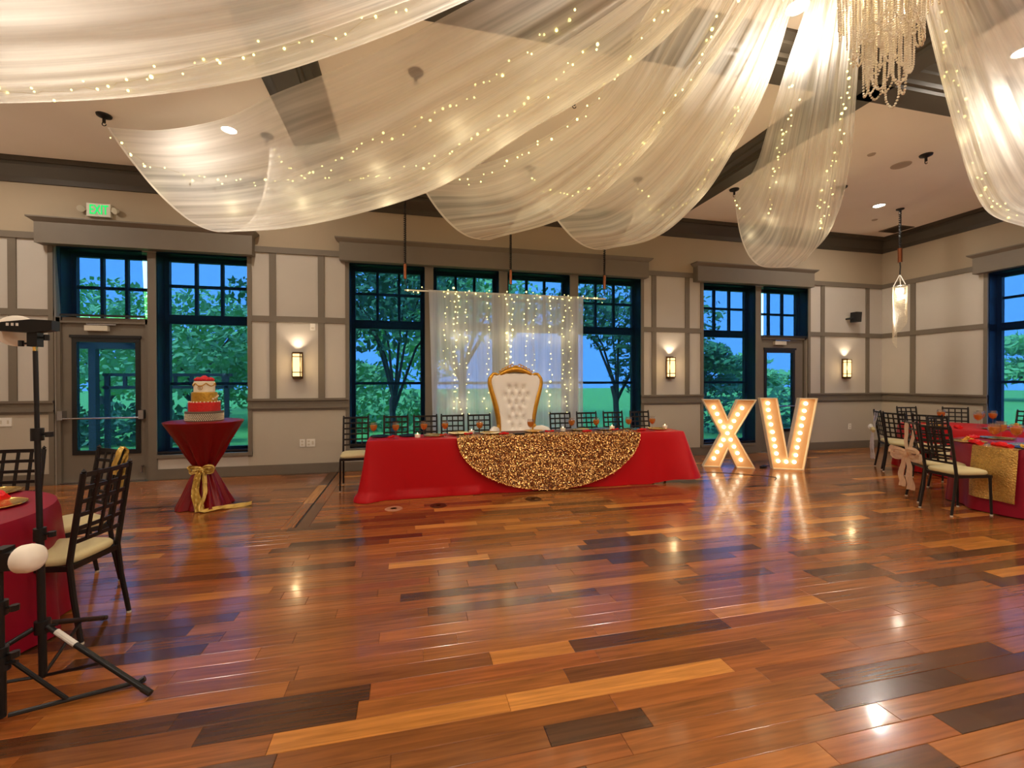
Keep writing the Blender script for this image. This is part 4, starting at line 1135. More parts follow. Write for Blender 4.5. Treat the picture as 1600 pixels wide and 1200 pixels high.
MB().box(-.05, .075, -.035, .035, .0, .075).build('body', 'black_plastic', sl)
MB().box(-.012, .03, -.032, .032, .075, .09).build('grip', 'black_iron', sl)
dm = MB().lathe([(.001, .0), (.044, .0), (.058, .012), (.060, .04), (.054, .062), (.036, .078), (.001, .084)], 24)
dm.build('dome', 'wax', sl, True, (.07, 0, .035), (0, R(84), R(-14)))

# ------------------------------------------------------------------ sheer ceiling swags
SWAGS = {
 1: ([(-3.04,2.82,4.20),(-2.24,2.61,4.20),(-1.24,2.36,4.20),(-0.10,2.05,4.15),(1.02,1.80,4.17)],
     [(-3.54,4.10,3.53),(-2.83,3.90,3.49),(-1.90,3.60,3.49),(-0.97,3.20,3.52),(-0.14,2.80,3.64),(0.57,2.40,3.76),(1.19,2.10,3.95)],
     [(-3.13,4.05,4.20),(-2.11,3.65,4.20),(-0.95,3.15,4.20),(0.23,2.59,4.20),(1.18,2.08,4.20)]),
 2: ([(-3.39,6.04,4.40),(-2.70,5.70,4.27),(-1.88,5.20,4.22),(-1.25,4.68,4.24),(-0.64,4.15,4.20),(-0.08,3.68,4.20),(0.46,3.16,4.20),(1.19,2.48,4.20)],
     [(-2.21,6.00,3.27),(-1.37,5.60,3.26),(-0.54,5.20,3.36),(0.29,4.80,3.56),(0.99,4.20,3.84),(1.50,3.80,4.07),(1.87,3.30,4.19),(2.05,2.54,4.20)],
     [(-1.68,6.06,4.39),(-1.01,5.60,4.27),(-0.12,5.00,4.27),(0.71,4.01,4.20),(1.29,3.26,4.20),(1.69,2.57,4.20)]),
 3: ([(0.02,6.10,4.40),(0.66,5.60,4.17),(1.18,5.00,4.11),(1.70,4.30,4.20),(1.79,3.65,4.20),(1.73,2.94,4.20),(1.79,2.27,4.20)],
     [(0.97,5.95,3.39),(1.82,5.30,3.51),(2.25,4.70,3.79),(2.55,4.00,4.15),(2.42,3.07,4.20),(2.24,2.36,4.20)],
     [(1.75,6.13,4.38),(2.22,5.60,4.34),(2.36,4.37,4.21),(2.39,3.44,4.20),(2.35,2.77,4.20),(2.25,2.23,4.20)]),
 4: ([(1.75,6.13,4.38),(2.22,5.60,4.19),(2.56,4.74,4.25),(2.52,3.63,4.20),(2.39,2.82,4.20),(2.25,2.23,4.20)],
     [(2.70,5.95,3.37),(3.15,5.40,3.39),(3.42,4.80,3.70),(3.39,4.20,3.96),(3.18,3.50,4.12),(2.76,2.73,4.20),(2.40,2.12,4.20)],
     [(3.44,6.08,4.41),(3.63,5.60,4.29),(3.33,4.50,4.22),(2.99,3.57,4.20),(2.72,2.93,4.20),(2.43,2.31,4.20)]),
 5: ([(5.12,6.08,4.41),(4.94,5.66,4.42),(4.39,4.81,4.26),(3.66,3.82,4.20),(3.23,3.21,4.20),(2.95,2.80,4.20),(2.54,2.21,4.20)],
     [(5.88,6.00,3.30),(5.64,5.40,3.45),(5.14,4.70,3.92),(4.39,3.89,4.20),(3.58,3.09,4.20),(2.84,2.35,4.20)],
     [(6.72,5.60,4.40),(5.39,4.38,4.21),(4.22,3.38,4.20),(3.48,2.75,4.20),(2.76,2.15,4.20)]),
 6: ([(8.08,3.94,4.20),(6.37,3.31,4.20),(5.00,2.76,4.20),(3.93,2.35,4.20),(2.97,1.99,4.20)],
     [(8.16,4.10,3.50),(7.10,3.90,3.51),(6.26,3.60,3.64),(5.34,3.20,3.86),(4.67,2.90,4.02),(4.04,2.60,4.13),(3.39,2.27,4.20)],
     [(7.67,2.67,4.20),(5.63,2.32,4.20),(4.17,2.04,4.20),(3.06,1.80,4.20)]),
}
GARLANDS = [
 ('g2a', [(-3.28,5.95,4.27),(-3.05,5.90,4.03),(-2.75,5.80,3.89),(-2.41,5.75,3.81),(-2.05,5.65,3.75),(-1.67,5.50,3.71),(-1.31,5.40,3.72),(-0.88,5.20,3.81),(-0.52,5.00,3.97),(-0.24,4.80,4.02),(0.38,4.30,4.10),(0.86,3.62,4.16),(1.21,3.05,4.16)]),
 ('g2b', [(-1.64,6.00,4.30),(-1.48,5.95,4.16),(-1.27,5.80,3.99),(-0.86,5.50,3.85),(-0.48,5.30,3.77),(-0.12,5.00,3.73),(0.28,4.70,3.82),(0.76,4.30,3.93),(1.20,3.80,4.14),(1.49,3.23,4.16)]),
 ('g3a', [(0.49,5.60,4.07),(0.71,5.40,3.93),(0.95,5.20,3.92),(1.18,5.00,4.03),(1.45,4.60,4.08),(1.70,4.20,4.14),(1.76,3.74,4.16),(1.79,3.16,4.16),(1.85,2.81,4.16)]),
 ('g3b', [(1.74,6.05,4.36),(1.86,5.90,4.14),(2.07,5.70,4.01),(2.18,5.40,3.93),(2.40,5.00,4.00),(2.61,4.60,4.18),(2.50,3.81,4.16),(2.37,3.16,4.16),(2.23,2.70,4.16)]),
 ('g4', [(3.40,6.00,4.34),(3.50,5.90,4.09),(3.60,5.80,3.93),(3.63,5.60,3.85),(3.66,5.20,3.86),(3.57,4.70,4.00),(3.41,4.17,4.16),(3.06,3.49,4.16),(2.81,3.03,4.16),(2.61,2.64,4.16)]),
 ('g5', [(5.09,6.00,4.34),(5.18,5.90,4.02),(5.27,5.80,3.88),(5.26,5.60,3.97),(4.77,4.90,4.22),(3.86,3.82,4.16),(3.33,3.17,4.16),(2.96,2.70,4.16)]),
 ('g5b', [(5.87,5.04,4.27),(6.00,5.20,4.12),(5.94,5.20,3.79),(5.75,5.10,3.67),(5.51,4.90,3.78),(4.96,4.23,4.16),(3.90,3.20,4.16),(3.20,2.58,4.16)]),
 ('g6', [(3.76,2.42,4.16),(4.00,2.55,4.16),(4.35,2.74,4.16),(4.89,3.00,4.12),(5.37,3.20,4.07),(5.81,3.40,3.91),(6.29,3.60,3.71),(6.79,3.80,3.59),(7.49,4.00,3.57)]),
 ('g1', [(-2.80,3.85,3.49),(-2.51,3.75,3.47),(-2.08,3.60,3.48),(-1.59,3.40,3.51),(-1.25,3.25,3.53),(-0.89,3.10,3.58),(-0.60,3.00,3.59),(-0.29,2.85,3.64),(-0.01,2.70,3.70)]),
]
# ring [2.1  1.59 4.2 ]
RING = Vector((2.12, 1.58, 4.2))
SWAG_LABEL = {1: 'broad sheer white swag filling the top left corner', 2: 'wide pleated white swag hooked at left above the cake',
              3: 'sheer white swag scalloped above the left of the throne', 4: 'sheer white swag scalloped above the right of the throne',
              5: 'narrow white swag hanging in a deep cup over the letter V', 6: 'sheer white swag at the top right edge'}
def swag(k, seed):
    rg = random.Random(seed)
    L, M, Rr = SWAGS[k]
    dirv = (Vector(M[-1])-RING); dirv.z = 0; dirv.normalize(); side = Vector((-dirv.y, dirv.x, 0))
    nu, nv = 64, 150
    pw = 3.2 if k == 5 else 2.25
    fl = spline(list(L)+[RING+dirv*.12-side*.05+Vector((0, 0, .02))], nu); fm = spline(list(M)+[RING+dirv*.12-Vector((0, 0, .03))], nu); fr = spline(list(Rr)+[RING+dirv*.12+side*.05+Vector((0, 0, .02))], nu)
    waves = [(rg.choice((5, 6, 7)), rg.uniform(0, 6.28), .55, rg.uniform(-1.2, 1.2)), (rg.choice((10, 11, 13)), rg.uniform(0, 6.28), .42, rg.uniform(-1.5, 1.5)), (rg.choice((17, 19, 23)), rg.uniform(0, 6.28), .30, rg.uniform(-2, 2)), (rg.choice((31, 33, 37)), rg.uniform(0, 6.28), .15, rg.uniform(-2, 2))]
    rows = []
    for i in range(nu):
        u = i/(nu-1); a, m, b = fl[i], fm[i], fr[i]
        T = (fm[min(i+1, nu-1)]-fm[max(i-1, 0)]).normalized()
        wd = (b-a).length+2*(m-(a+b)/2).length
        amp = min(.05, .024*wd)*(.12+.88*min(1, u/.45))
        ring = []
        for j in range(nv):
            v = -1+2*j/(nv-1)
            p = a*((1-v)/2)+b*((1+v)/2)+(m-(a+b)/2)*(1-abs(v)**pw)
            dv_ = (b-a)/2-(m-(a+b)/2)*pw*math.copysign(abs(v)**(pw-1), v)
            nr = T.cross(dv_)
            nr = nr.normalized() if nr.length > 1e-6 else Vector((0, 0, 1))
            w = sum(s_*math.sin(f*v*1.6+ph+dr*u) for f, ph, s_, dr in waves)
            if i == 0: w *= .3
            q = p+nr*w*amp
            t_ = min(1, max(0, (q.y-4.2)/1.8)); lim = 4.30+.16*t_
            if q.z > lim: q.z = lim+(q.z-lim)*.1
            ring.append(q)
        rows.append(ring)
    o = MB().grid(rows).build('ceiling_swag', 'swag_sheer', None, True)
    tag(o, SWAG_LABEL[k], 'drape', 'sheer white ceiling swags')
    hem = [[p.copy() for p in rows[0]], [p+(q-p).normalized()*.035 for p, q in zip(rows[0], rows[1])]]
    for r in hem:
        for p in r: p.z -= .003
    MB().grid(hem).build('hem', 'hem_sheer', o, True)
for k in SWAGS: swag(k, 30+k)

bulb_me = MB().ball((0, 0, 0), 1.0, 6, 4).mesh('bulb', 'fairy_bulb', True)
def light_string(pts, label, gap, rad, seed, jitter=.012, group='fairy light strings', glow=(0, 0)):
    rg = random.Random(seed)
    L = sum((Vector(b)-Vector(a)).length for a, b in zip(pts, pts[1:]))
    n = max(4, int(L/gap)); P = spline(pts, n)
    base = Vector(pts[0]); t = thing('fairy_lights', label, 'string lights', base, 0, group)
    wp = [p-base+Vector((rg.gauss(0, jitter*.5), rg.gauss(0, jitter*.5), rg.gauss(0, jitter*.5))) for p in P]
    MB().tube(wp, .0012, 4).build('wire', 'fairy_wire', t)
    for q in range(glow[0]): light('fairy_glow', 'POINT', P[int((q+.5)*n/glow[0])]-base-Vector((0, 0, .30)), glow[1], (1, .84, .52), t, .14)
    for p in wp:
        if rg.random() < .12: continue
        o = place('bulb', bulb_me, t, p+Vector((rg.gauss(0, jitter), rg.gauss(0, jitter), rg.gauss(0, jitter)-.006)))
        r = rad*rg.choice((.7, .85, 1, 1, 1.5)); o.scale = (r, r, r)
GL = {'g2a': 'fairy lights along the left hem of the wide far left swag', 'g2b': 'fairy lights from the second hook inside the wide far left swag', 'g3a': 'fairy lights on the upper edge of the swag left of the throne',
      'g3b': 'fairy lights drooping between the two swags above the throne', 'g4': 'fairy lights along the right edge of the swag right of the throne', 'g5': 'fairy lights on the left edge of the narrow swag',
      'g5b': 'fairy lights on the right side of the narrow swag', 'g6': 'fairy lights along the left edge of the top right swag', 'g1': 'fairy lights along the lower edge of the top left swag'}
for i, (k, pts) in enumerate(GARLANDS): light_string(pts, GL[k], .09, .0088, 60+i, .025, glow=(6, 1.2))

# ------------------------------------------------------------------ backdrop curtain on hanging rod
RODY, RODZ = 7.24, 2.915
def coil_pendant(x, y, z_end, name, label, wood=True, cat='pendant cord'):
    t = thing(name, label, cat, (x, y, ZC))
    MB().lathe([(.001, 0), (.062, 0), (.058, -.016), (.02, -.026), (.001, -.027)], 20).build('rosette', 'black_iron', t, True)
    L = ZC-z_end; n = int(L/.034)*8
    MB().tube([(.014*math.cos(i*math.pi/4), .014*math.sin(i*math.pi/4), -.02-(L-.02)*i/n) for i in range(n+1)], .010, 5).build('coiled_cord', 'black_plastic', t)
    return t, -L
for x, lb in ((-.05, 'coiled black cord holding the left end of the curtain rod'), (1.685, 'coiled black cord holding the middle of the curtain rod'), (3.40, 'coiled black cord holding the right end of the curtain rod')):
    t, z = coil_pendant(x, RODY, 3.33, 'hanging_cord', lb)
    MB().lathe([(.001, z), (.026, z), (.026, z-.24), (.001, z-.24)], 12).build('wood_handle', 'copper', t, True)
    MB().tube([(0, 0, z-.24), (0, 0, z-.32), (.014, 0, z-.345), (.028, 0, z-.33), (.024, 0, z-.305)], .007, 6).build('hook', 'black_plastic', t, True)
rod = MB().tube([(-.06, RODY, RODZ), (3.42, RODY, RODZ)], .013, 10).build('curtain_rod', 'white_plastic', None, True); tag(rod, 'white rod carrying the sheer backdrop curtains', 'rod')
def curtain(x0, x1, label, amp, seed, slant=0, n=140):
    rg = random.Random(seed); ph = [rg.uniform(0, 6.28) for _ in range(4)]
    rows = []
    for i in range(30):
        v = i/29; ring = []
        for j in range(n):
            u = j/(n-1); x = x0+(x1-x0)*u+slant*v*(1-u)+.01*math.sin(u*9+v*3+ph[3])
            y = RODY-.03+amp*(.5*math.sin(u*34+ph[0])+.4*math.sin(u*57+ph[1]+v)+.3*math.sin(u*19+ph[2]-v))*(.25+.75*v)
            ring.append((x, y-.02*v, RODZ+.018-(RODZ-.02)*v))
        rows.append(ring)
    rows[0] = [(p[0], RODY-.016, p[2]) for p in rows[0]]
    o = MB().grid(rows).build('sheer_curtain', 'backdrop_sheer', None, True)
    tag(o, label, 'curtain', 'sheer backdrop curtains')
curtain(.31, 1.66, 'flat sheer white backdrop curtain left of the throne', .022, 1, .10)
curtain(1.58, 2.99, 'softly folded sheer white backdrop curtain right of the throne', .045, 2)
for i, (x, z1, lb, rad) in enumerate(((.60, 1.6, 'thin short fairy light strand at the left edge of the backdrop', .007), (.73, .9, 'brightest fairy light strand on the left backdrop curtain', .012), (.79, .8, 'fairy light strand just right of the brightest left one', .010), (.93, .85, 'thin fairy light strand on the left curtain behind the second chair', .008),
        (1.27, .8, 'fairy light strand left of the throne back', .009), (1.60, 1.1, 'bright fairy light strand behind the throne crest, left side', .013), (1.68, 1.1, 'bright fairy light strand at the seam of the two backdrop curtains', .012), (1.93, 1.2, 'fairy light strand behind the throne crest, right side', .010), (2.06, 1.5, 'short thin fairy light strand right of the curtain seam', .007),
        (2.36, .8, 'fairy light strand right of the throne back', .010), (2.60, .85, 'bright fairy light strand on the right backdrop curtain', .010), (2.72, 1.3, 'thin fairy light strand near the right edge of the backdrop', .007))):
    rg = random.Random(90+i); pts = []; z = RODZ+.02
    while z > z1: pts.append((x+rg.gauss(0, .022), RODY-.095, z)); z -= .2
    light_string(pts, lb, .085, rad, 100+i, .014, 'fairy light strands on the backdrop', (2, .5))
pts = [(-.02, RODY-.03, RODZ-.02), (.1, RODY-.04, RODZ-.06), (.25, RODY-.05, RODZ+.01), (.8, RODY-.06, RODZ-.02), (1.4, RODY-.06, RODZ-.015), (2, RODY-.06, RODZ+.01), (2.6, RODY-.06, RODZ-.02), (3.1, RODY-.05, RODZ+.02), (3.35, RODY-.04, RODZ-.05)]
light_string(pts, 'fairy lights wound along the white curtain rod', .09, .009, 140, .02)

# ------------------------------------------------------------------ bead chandelier
CHX, CHY = 2.145, 1.575
ch = thing('bead_chandelier', 'pearl bead chandelier with looping strands at the top right', 'chandelier', (CHX, CHY, 0))
MB().lathe([(.001, ZC-.03), (.07, ZC-.03), (.08, ZC), (.001, ZC)], 20).build('canopy', 'white_plastic', ch, True)
MB().tube([(0, 0, 3.7), (0, 0, ZC-.02)], .012, 8).build('stem', 'metal_steel', ch)
for r, z in ((.20, 3.72), (.13, 3.74), (.07, 3.75)):
    MB().tube([(r*math.cos(R(a)), r*math.sin(R(a)), z) for a in range(0, 360, 12)], .006, 6, closed=True).build('hoop', 'metal_steel', ch, True)
for a in (0, 90, 180, 270): MB().tube([(0, 0, 3.76), (.2*math.cos(R(a)), .2*math.sin(R(a)), 3.72)], .005, 6).build('spoke', 'metal_steel', ch)
rg = random.Random(77)
def strand(pts, r=.0052):
    P = [Vector(p) for p in pts]; L = sum((b-a).length for a, b in zip(P, P[1:])); n = int(L/(r*2.05))
    mb = MB()
    for p in spline(P, max(3, n)): mb.octa(p, r) if rg.random() < .0 else mb.ball(p, r, 6, 4)
    mb.build('bead_strand', 'bead_pearl', ch, True)
for k in range(46):                              # outer ring
    a = k*2*math.pi/46; z1 = rg.uniform(3.10, 3.2); strand([(.19*math.cos(a), .19*math.sin(a), 3.70), (.18*math.cos(a), .18*math.sin(a), z1)])
for k in range(30):                              # middle ring: loops
    a = k*2*math.pi/30; a2 = a+R(22); z1 = rg.uniform(2.93, 3.06); r1 = .125
    strand([(r1*math.cos(a), r1*math.sin(a), 3.70), (r1*math.cos(a), r1*math.sin(a), z1+.05), (r1*math.cos((a+a2)/2), r1*math.sin((a+a2)/2), z1), (r1*math.cos(a2), r1*math.sin(a2), z1+.05), (r1*math.cos(a2), r1*math.sin(a2), 3.3)])
for k in range(16):                              # inner long loops
    a = k*2*math.pi/16; a2 = a+R(40); z1 = rg.choice((2.73, 2.76, 2.82, 2.88, 2.80)); r1 = .065+.03*rg.random()
    strand([(r1*math.cos(a), r1*math.sin(a), 3.6), (r1*math.cos(a), r1*math.sin(a), z1+.05), (r1*math.cos((a+a2)/2), r1*math.sin((a+a2)/2), z1), (r1*math.cos(a2), r1*math.sin(a2), z1+.05), (r1*math.cos(a2), r1*math.sin(a2), 3.2)])
light('chandelier_lamp', 'POINT', (0, 0, 3.55), 28, WARM, ch, .06)

# ------------------------------------------------------------------ crystal pendant
cp, z = coil_pendant(8.62, 6.1, 3.83, 'crystal_pendant', 'spiral crystal pendant lamp hanging near the right corner', cat='pendant lamp')
MB().lathe([(.001, z), (.035, z), (.035, z-.25), (.001, z-.25)], 14).build('copper_sleeve', 'copper', cp, True)
MB().tube([(0, 0, z-.25), (.01, 0, z-.33), (0, 0, z-.42), (0, 0, z-.48)], .010, 6).build('link', 'black_plastic', cp)
zt = z-.68
for a in (30, 150, 270): MB().tube([(0, 0, z-.47), (.098*math.cos(R(a)), .098*math.sin(R(a)), zt)], .007, 6).build('hanger_arm', 'white_plastic', cp)
MB().tube([(.102*math.cos(R(a)), .102*math.sin(R(a)), zt) for a in range(0, 360, 15)], .01, 6, closed=True).build('hoop', 'metal_steel', cp, True)
for k in range(36):
    a = R(k*360/36+200); L = .42+.72*(k/36)
    mb = MB(); n = int(L/.021)
    for i in range(n): mb.octa((.10*math.cos(a), .10*math.sin(a), -.01-i*.021), .0080)
    mb.build('crystal_string', 'bead_pearl', cp, False, (0, 0, zt))
MB().lathe([(.001, 0), (.05, -.01), (.055, -.08), (.03, -.14), (.001, -.145)], 14).build('lamp_bulb', 'pendant_glow', cp, True, (0, 0, zt-.03))
light('pendant_lamp', 'POINT', (0, 0, zt-.2), 9, WARM, cp, .05)
# ------------------------------------------------------------------ chair sashes
def sash_bow(x, y, z, rz, label, mat, tails, top, rose=False):
    """bow hanging behind a chair; local -y points away from the sitter"""
    s = thing('chair_sash', label, 'sash', (x, y, 0), rz, 'chair sashes')
    ribbon([(-.05, .0, top), (-.04, -.02, (top+z)/2), (-.01, -.03, z)], (.06, .05), wave=.004).build('strap', mat, s, True)
    ribbon([(.06, .0, top), (.05, -.02, (top+z)/2), (.01, -.03, z)], (.05, .05), wave=.004).build('strap', mat, s, True)
    if not rose:
        for sg in (-1, 1):
            ribbon([(0, -.04, z), (sg*.08, -.09, z+.055), (sg*.17, -.08, z+.05), (sg*.16, -.06, z-.03), (sg*.03, -.05, z-.01)], (.07, .11), wave=.012, across=(0, -.3, 1)).build('bow_loop', mat, s, True)
        MB().ball((0, -.045, z), .032, 10, 7).build('knot', mat, s, True)
    else:
        for dx, dz, m in ((-.07, .015, 'fabric_white'), (.06, -.02, 'cushion_cream')):
            r = MB()
            for zz in range(3):
                for l in range(5):
                    b_ = l*2*math.pi/5+zz*.7; rad = .045-.012*zz
                    r.ball((dx+math.cos(b_)*rad*.5, -.06-zz*.012, z+dz+math.sin(b_)*rad*.5), rad*.62, 8, 6)
            r.build('rose', m, s, True)
    for sg, L, w in tails:
        ribbon([(sg*.01, -.04, z), (sg*.05, -.06, z-L*.4), (sg*.06, -.05, z-L)], (.05, w), wave=.010).build('tail', mat, s, True)
sash_bow(5.985, 4.11, .545, math.atan2(-.25, .97)-math.pi/2, 'peach organza bow tied behind a chair at the near right table', 'organza_peach', ((-1, .40, .10), (1, .42, .12)), .93)
sash_bow(7.58, 5.715, .66, math.atan2(-.62, .78)-math.pi/2, 'white sash with two white roses behind the chair nearest the right corner', 'organza_white', ((-1, .52, .07), (1, .50, .08)), .96, True)
s = thing('chair_sash', 'gold sash looped over the back corner of a left table chair', 'sash', (-2.348, 3.681, 0), math.atan2(-.78, -.62)-math.pi/2, 'chair sashes')
ribbon([(-.165, -.225, .78), (-.165, -.275, .90), (-.165, -.295, .945), (-.165, -.275, .972), (-.165, -.25, .94), (-.15, -.225, .78)], (.05, .07), wave=.008).build('loop', 'gold_satin', s, True)
ribbon([(-.165, -.29, .94), (-.15, -.285, .80), (-.165, -.27, .66)], (.07, .06), wave=.008).build('tail', 'gold_satin', s, True)

# ------------------------------------------------------------------ tableware
def proto_goblet(k=1.0):
    t = thing('goblet', '', 'glass')
    pr = [(.001, .0), (.032, .0), (.033, .003), (.010, .008), (.0045, .02), (.004, .065), (.010, .075), (.028, .092), (.037, .118), (.0375, .145), (.033, .170), (.0315, .170), (.0355, .145), (.035, .119), (.026, .095), (.001, .080)]
    MB().lathe(pr, 20).build('bowl', 'goblet_glass', t, True)
    MB().lathe([(.001, .082), (.024, .096), (.0335, .119), (.0342, .140), (.001, .1405)], 18).build('drink', 'drink_amber', t, True)
    t.scale = (k, k, k); return t
gob = proto_goblet(1.25); gob_used = [False]
def goblet(x, y, label, group, z=TH+.002, k=1.25):
    o = copy_tree(gob) if gob_used[0] else gob
    gob_used[0] = True; o.location = (x, y, z); o.scale = (k, k, k); tag(o, label, 'glass', group)
plate_me = MB().lathe([(.001, .004), (.10, .004), (.112, .008), (.155, .013), (.162, .016), (.163, .013), (.15, .004), (.11, .0), (.001, .0)], 36).mesh('charger_plate', 'gold_plate', True)
dark_me = MB().lathe([(.001, .004), (.09, .004), (.115, .012), (.145, .017), (.148, .014), (.11, .0), (.001, .0)], 36).mesh('dark_plate', 'black_plastic', True)
def charger(x, y, label, group, z=TH+.001, me=None, s=1):
    o = place('charger_plate', me or plate_me, None, (x, y, z)); o.scale = (s, s, 1); tag(o, label, 'plate', group); return o
def napkin_mesh(seed, L=.16, w=.05, h=.03):
    rg = random.Random(seed); rows = []
    for i in range(15):
        u = i/14; r = (.35+.65*abs(2*u-1)**.7) if seed % 2 else (1-.25*math.sin(u*9))
        rows.append([((u-.5)*L, w*.5*r*math.cos(a)+.006*math.sin(u*12+seed), max(.0, h*.5*(1+math.sin(a))*r*(1+.2*math.sin(5*a+u*8)))) for a in [k*2*math.pi/18 for k in range(18)]])
    mb = MB().grid(rows, True, False); mb.f.append(tuple(range(18))); mb.f.append(tuple(14*18+k for k in range(18)))
    return mb.mesh('napkin', 'napkin_red', True)
nap_me = [napkin_mesh(i) for i in range(2)]
def napkin(x, y, rz, label, group, z=TH+.003, kind=0, s=1):
    o = place('napkin', nap_me[kind], None, (x, y, z), (0, 0, rz)); o.scale = (s, s, s); tag(o, label, 'napkin', group)
cdl = thing('votive_candle', '', 'candle')
MB().lathe([(.001, 0), (.034, 0), (.038, .04), (.035, .04), (.032, .028), (.001, .028)], 18).build('cup', 'wax', cdl, True)
MB().tube([(0, 0, .028), (.001, 0, .042)], .0018, 5).build('wick', 'black_plastic', cdl)
MB().lathe([(.0001, 0), (.005, .006), (.0055, .012), (.002, .022), (.0001, .028)], 8, (0, 0, .038)).build('flame', 'flame', cdl, True)
cu = [False]
def candle(x, y, label, z=TH+.002):
    o = copy_tree(cdl) if cu[0] else cdl
    cu[0] = True; o.location = (x, y, z); tag(o, label, 'candle', 'votive candles on the head table')
GG = 'amber drinks along the head table'
for i, (x, y) in enumerate(((-.43, 5.76), (-.16, 5.72), (.19, 5.76), (.46, 5.76), (.91, 5.72), (1.60, 5.70), (2.21, 5.76), (2.57, 5.74), (3.07, 5.74), (3.44, 5.73))):
    side = 'goblet of amber drink on the head table, %s from its left end' % ORD[i] if i < 5 else ('goblet of amber drink in front of the throne' if i == 5 else 'goblet of amber drink on the head table, %s from its right end' % ORD[9-i])
    goblet(x, y, side, GG)
for i, (x, y) in enumerate(((-.36, 5.98), (.0, 5.98), (.33, 5.92), (.66, 5.96), (1.08, 5.88), (1.72, 5.94), (2.42, 5.98), (2.80, 5.96), (3.22, 5.92), (3.64, 5.92))):
    lb = 'charger plate on the head table, %s from its left end' % ORD[i] if i < 5 else ('wide charger plate in front of the throne' if i == 5 else 'charger plate on the head table, %s from its right end' % ORD[9-i])
    charger(x, y, lb, 'charger plates on the head table', me=dark_me if i < 2 else plate_me, z=TH+.001 if not (.6 < x < 3.1) else TH+.016, s=.9)
for i, (x, y, rz, kd) in enumerate(((-.22, 5.88, 1.2, 1), (.45, 5.92, 1.0, 1), (.78, 5.86, .6, 1), (1.24, 5.74, .1, 0), (1.92, 5.86, .2, 1), (2.43, 5.74, .1, 0), (2.92, 5.86, .5, 1), (3.32, 5.82, .1, 0))):
    lb = 'red napkin on the head table, %s from its left end' % ORD[i] if i < 4 else 'red napkin on the head table, %s from its right end' % ORD[7-i]
    napkin(x, y, rz, lb, 'red napkins on the head table', z=TH+.003 if not (.6 < x < 3.1) else TH+.016, kind=kd, s=.8)
for x, y, lb in ((.11, 5.80, 'lit white votive candle on the red part of the head table left of the overlay'), (.83, 5.92, 'white votive candle left of the throne on the sequin overlay'), (2.14, 5.92, 'white votive candle just right of the throne'), (2.93, 5.98, 'white votive candle near the right end of the sequin overlay'), (3.83, 6.02, 'white votive candle at the right end of the red head table')):
    candle(x, y, lb, TH+.002 if not (.6 < x < 3.1) else TH+.018)
b = thing('place_card', 'dark folded place card on the sequin overlay before the throne', 'card', (1.44, 5.70, TH+.016)); MB().prism([(-.07, 0), (.07, 0), (.07, .018), (-.07, .018)], -.04, .04).build('card', 'black_plastic', b)

# left table setting
charger(-2.38, 3.17, 'gold charger plate nearest the camera on the left table', 'plates on the left table')
charger(-2.66, 3.53, 'gold charger plate farther back on the left table', 'plates on the left table')
napkin(-2.50, 3.365, -.45, 'red napkin between the two gold plates on the left table', 'napkins on the left table', z=TH+.004, kind=0, s=1.35)
napkin(-2.78, 3.58, -.1, 'red napkin at the back of the left table', 'napkins on the left table', kind=0, s=1.3)

# right table settings
rn = thing('table_runner', 'gold sequin runner hanging over the front of the near right table', 'table runner', (7.0, 3.38, 0), math.atan2(.05, -.72)-math.pi)
def rp(u, v):
    """u along (0 edge of far side .. hanging end), v across"""
    w = .20
    if u < .62: return (.72-u/.62*1.53, -w+2*w*v, TH+.006)
    d = (u-.62)/.38; y = -w+2*w*v
    base = -math.sqrt(max(.01, .80**2-y*y))-.03
    return (base-.045*d-.02*math.sin(v*8+d*2)*d, y*(1+.05*d), TH+.004-.57*d)
rows = [[rp(i/40, k/12) for k in range(13)] for i in range(41)]
MB().grid(rows).build('cloth', 'sequin_runner', rn, True)
GR = 'amber drinks on the right tables'
goblet(6.36, 3.53, 'goblet of amber drink on the near right table, leftmost of three', GR, k=1.45)
goblet(6.74, 3.68, 'goblet of amber drink behind two others on the near right table', GR, k=1.45)
goblet(6.50, 3.42, 'goblet of amber drink on the near right table, rightmost of three', GR, k=1.45)
goblet(8.80, 5.05, 'goblet of amber drink on the far right table, left of the pair', GR, k=1.45)
goblet(8.98, 5.0, 'goblet of amber drink on the far right table, right of the pair', GR, k=1.45)
goblet(8.55, 5.42, 'goblet of amber drink behind the chairs on the far right table', GR, k=1.45)
goblet(8.42, 4.86, 'goblet of amber drink seen through a chair back on the far right table', GR, k=1.45)
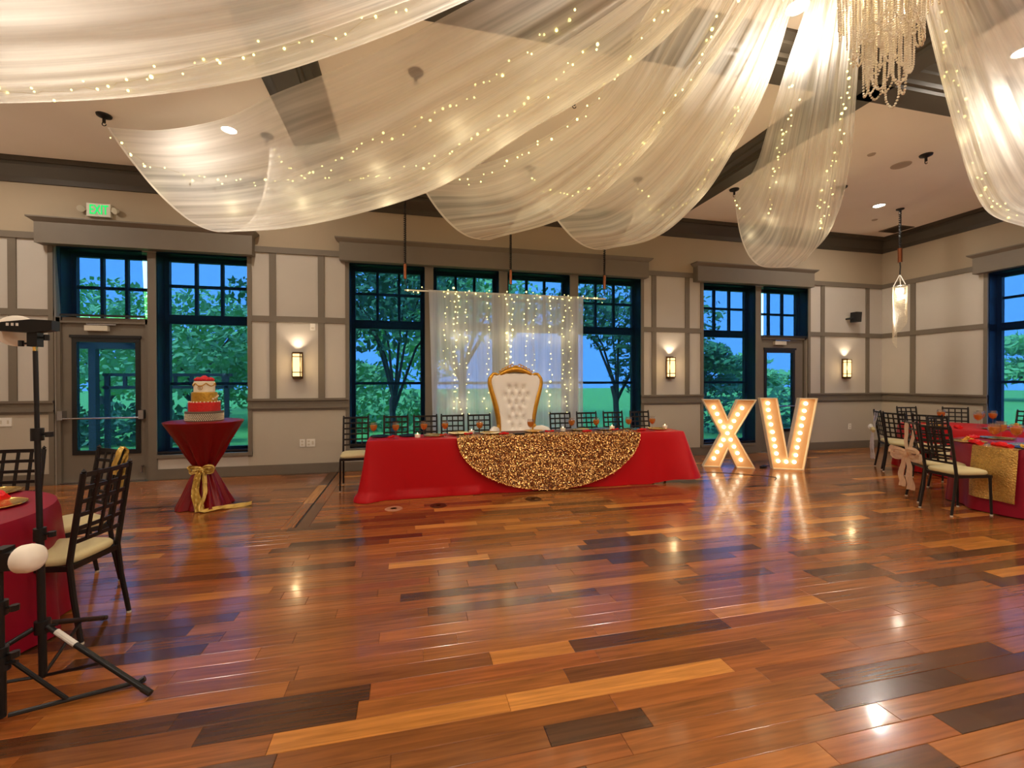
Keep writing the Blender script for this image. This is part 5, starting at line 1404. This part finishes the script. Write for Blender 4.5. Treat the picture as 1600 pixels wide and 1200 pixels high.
def snack(x, y, label, seed, z=TH+.012):
    rg = random.Random(seed); t = thing('snack_pile', label, 'snacks', (x, y, z), 0, 'snack piles on the right tables')
    for k in range(16):
        a = rg.random()*6.28; r = rg.random()*.075; m = MB(); s_ = rg.uniform(.02, .034)
        c = Vector((r*math.cos(a), r*math.sin(a), .012+(.08-r)*.45*rg.random())); n_ = Vector((rg.gauss(0, .6), rg.gauss(0, .6), 1)).normalized(); u_ = n_.orthogonal().normalized(); w_ = n_.cross(u_)
        m.add([c+u_*s_, c+w_*s_*.7, c-u_*s_, c-w_*s_*.7, c+n_*.006+u_*s_*.8, c+n_*.006+w_*s_*.6, c+n_*.006-u_*s_*.8, c+n_*.006-w_*s_*.6], [(0,3,2,1),(4,5,6,7),(0,1,5,4),(1,2,6,5),(2,3,7,6),(3,0,4,7)])
        m.build('chip', 'chip_yellow', t)
PG = 'plates on the right tables'
for i, (x, y, lb, dk) in enumerate(((6.42, 3.80, 'charger plate with chips at the left edge of the near right table', 0), (6.40, 3.24, 'dark rimmed plate beside the runner on the near right table', 1), (7.10, 3.92, 'charger plate at the back of the near right table', 0), (6.62, 2.92, 'dark rimmed plate at the right photo edge on the near right table', 1),
        (8.08, 5.22, 'charger plate at the left of the far right table', 0), (8.42, 4.64, 'charger plate at the front of the far right table', 0), (8.72, 5.68, 'charger plate at the back of the far right table', 0), (9.10, 4.80, 'charger plate with chips at the right of the far right table', 0))):
    charger(x, y, lb, PG, me=dark_me if dk else plate_me)
snack(6.42, 3.80, 'yellow chip pile at the left edge of the near right table', 1); snack(6.40, 3.24, 'yellow chip pile on the dark plate beside the runner', 2)
snack(9.10, 4.80, 'yellow chip pile at the right of the far right table', 3); snack(8.08, 5.22, 'yellow chip pile at the left of the far right table', 4)
NG = 'napkins on the right tables'
for i, (x, y, rz, lb) in enumerate(((6.30, 3.66, .9, 'red napkin beside the chips on the near right table'), (6.28, 3.42, 1.2, 'red napkin above the runner on the near right table'), (6.80, 3.98, .2, 'red napkin at the back edge of the near right table'), (8.10, 4.92, .8, 'red napkin on the left of the far right table'), (8.74, 4.60, .3, 'red napkin at the front of the far right table'))):
    napkin(x, y, rz, lb, NG, kind=0, s=1.3)
bx = thing('favor_box', 'small cream favor box at the right edge of the near right table', 'box', (6.62, 3.14, TH+.006), R(15)); MB().box(-.07, .07, -.05, .05, 0, .05).build('body', 'cushion_cream', bx); MB().box(-.073, .073, -.053, .053, .05, .06).build('lid', 'wax', bx)
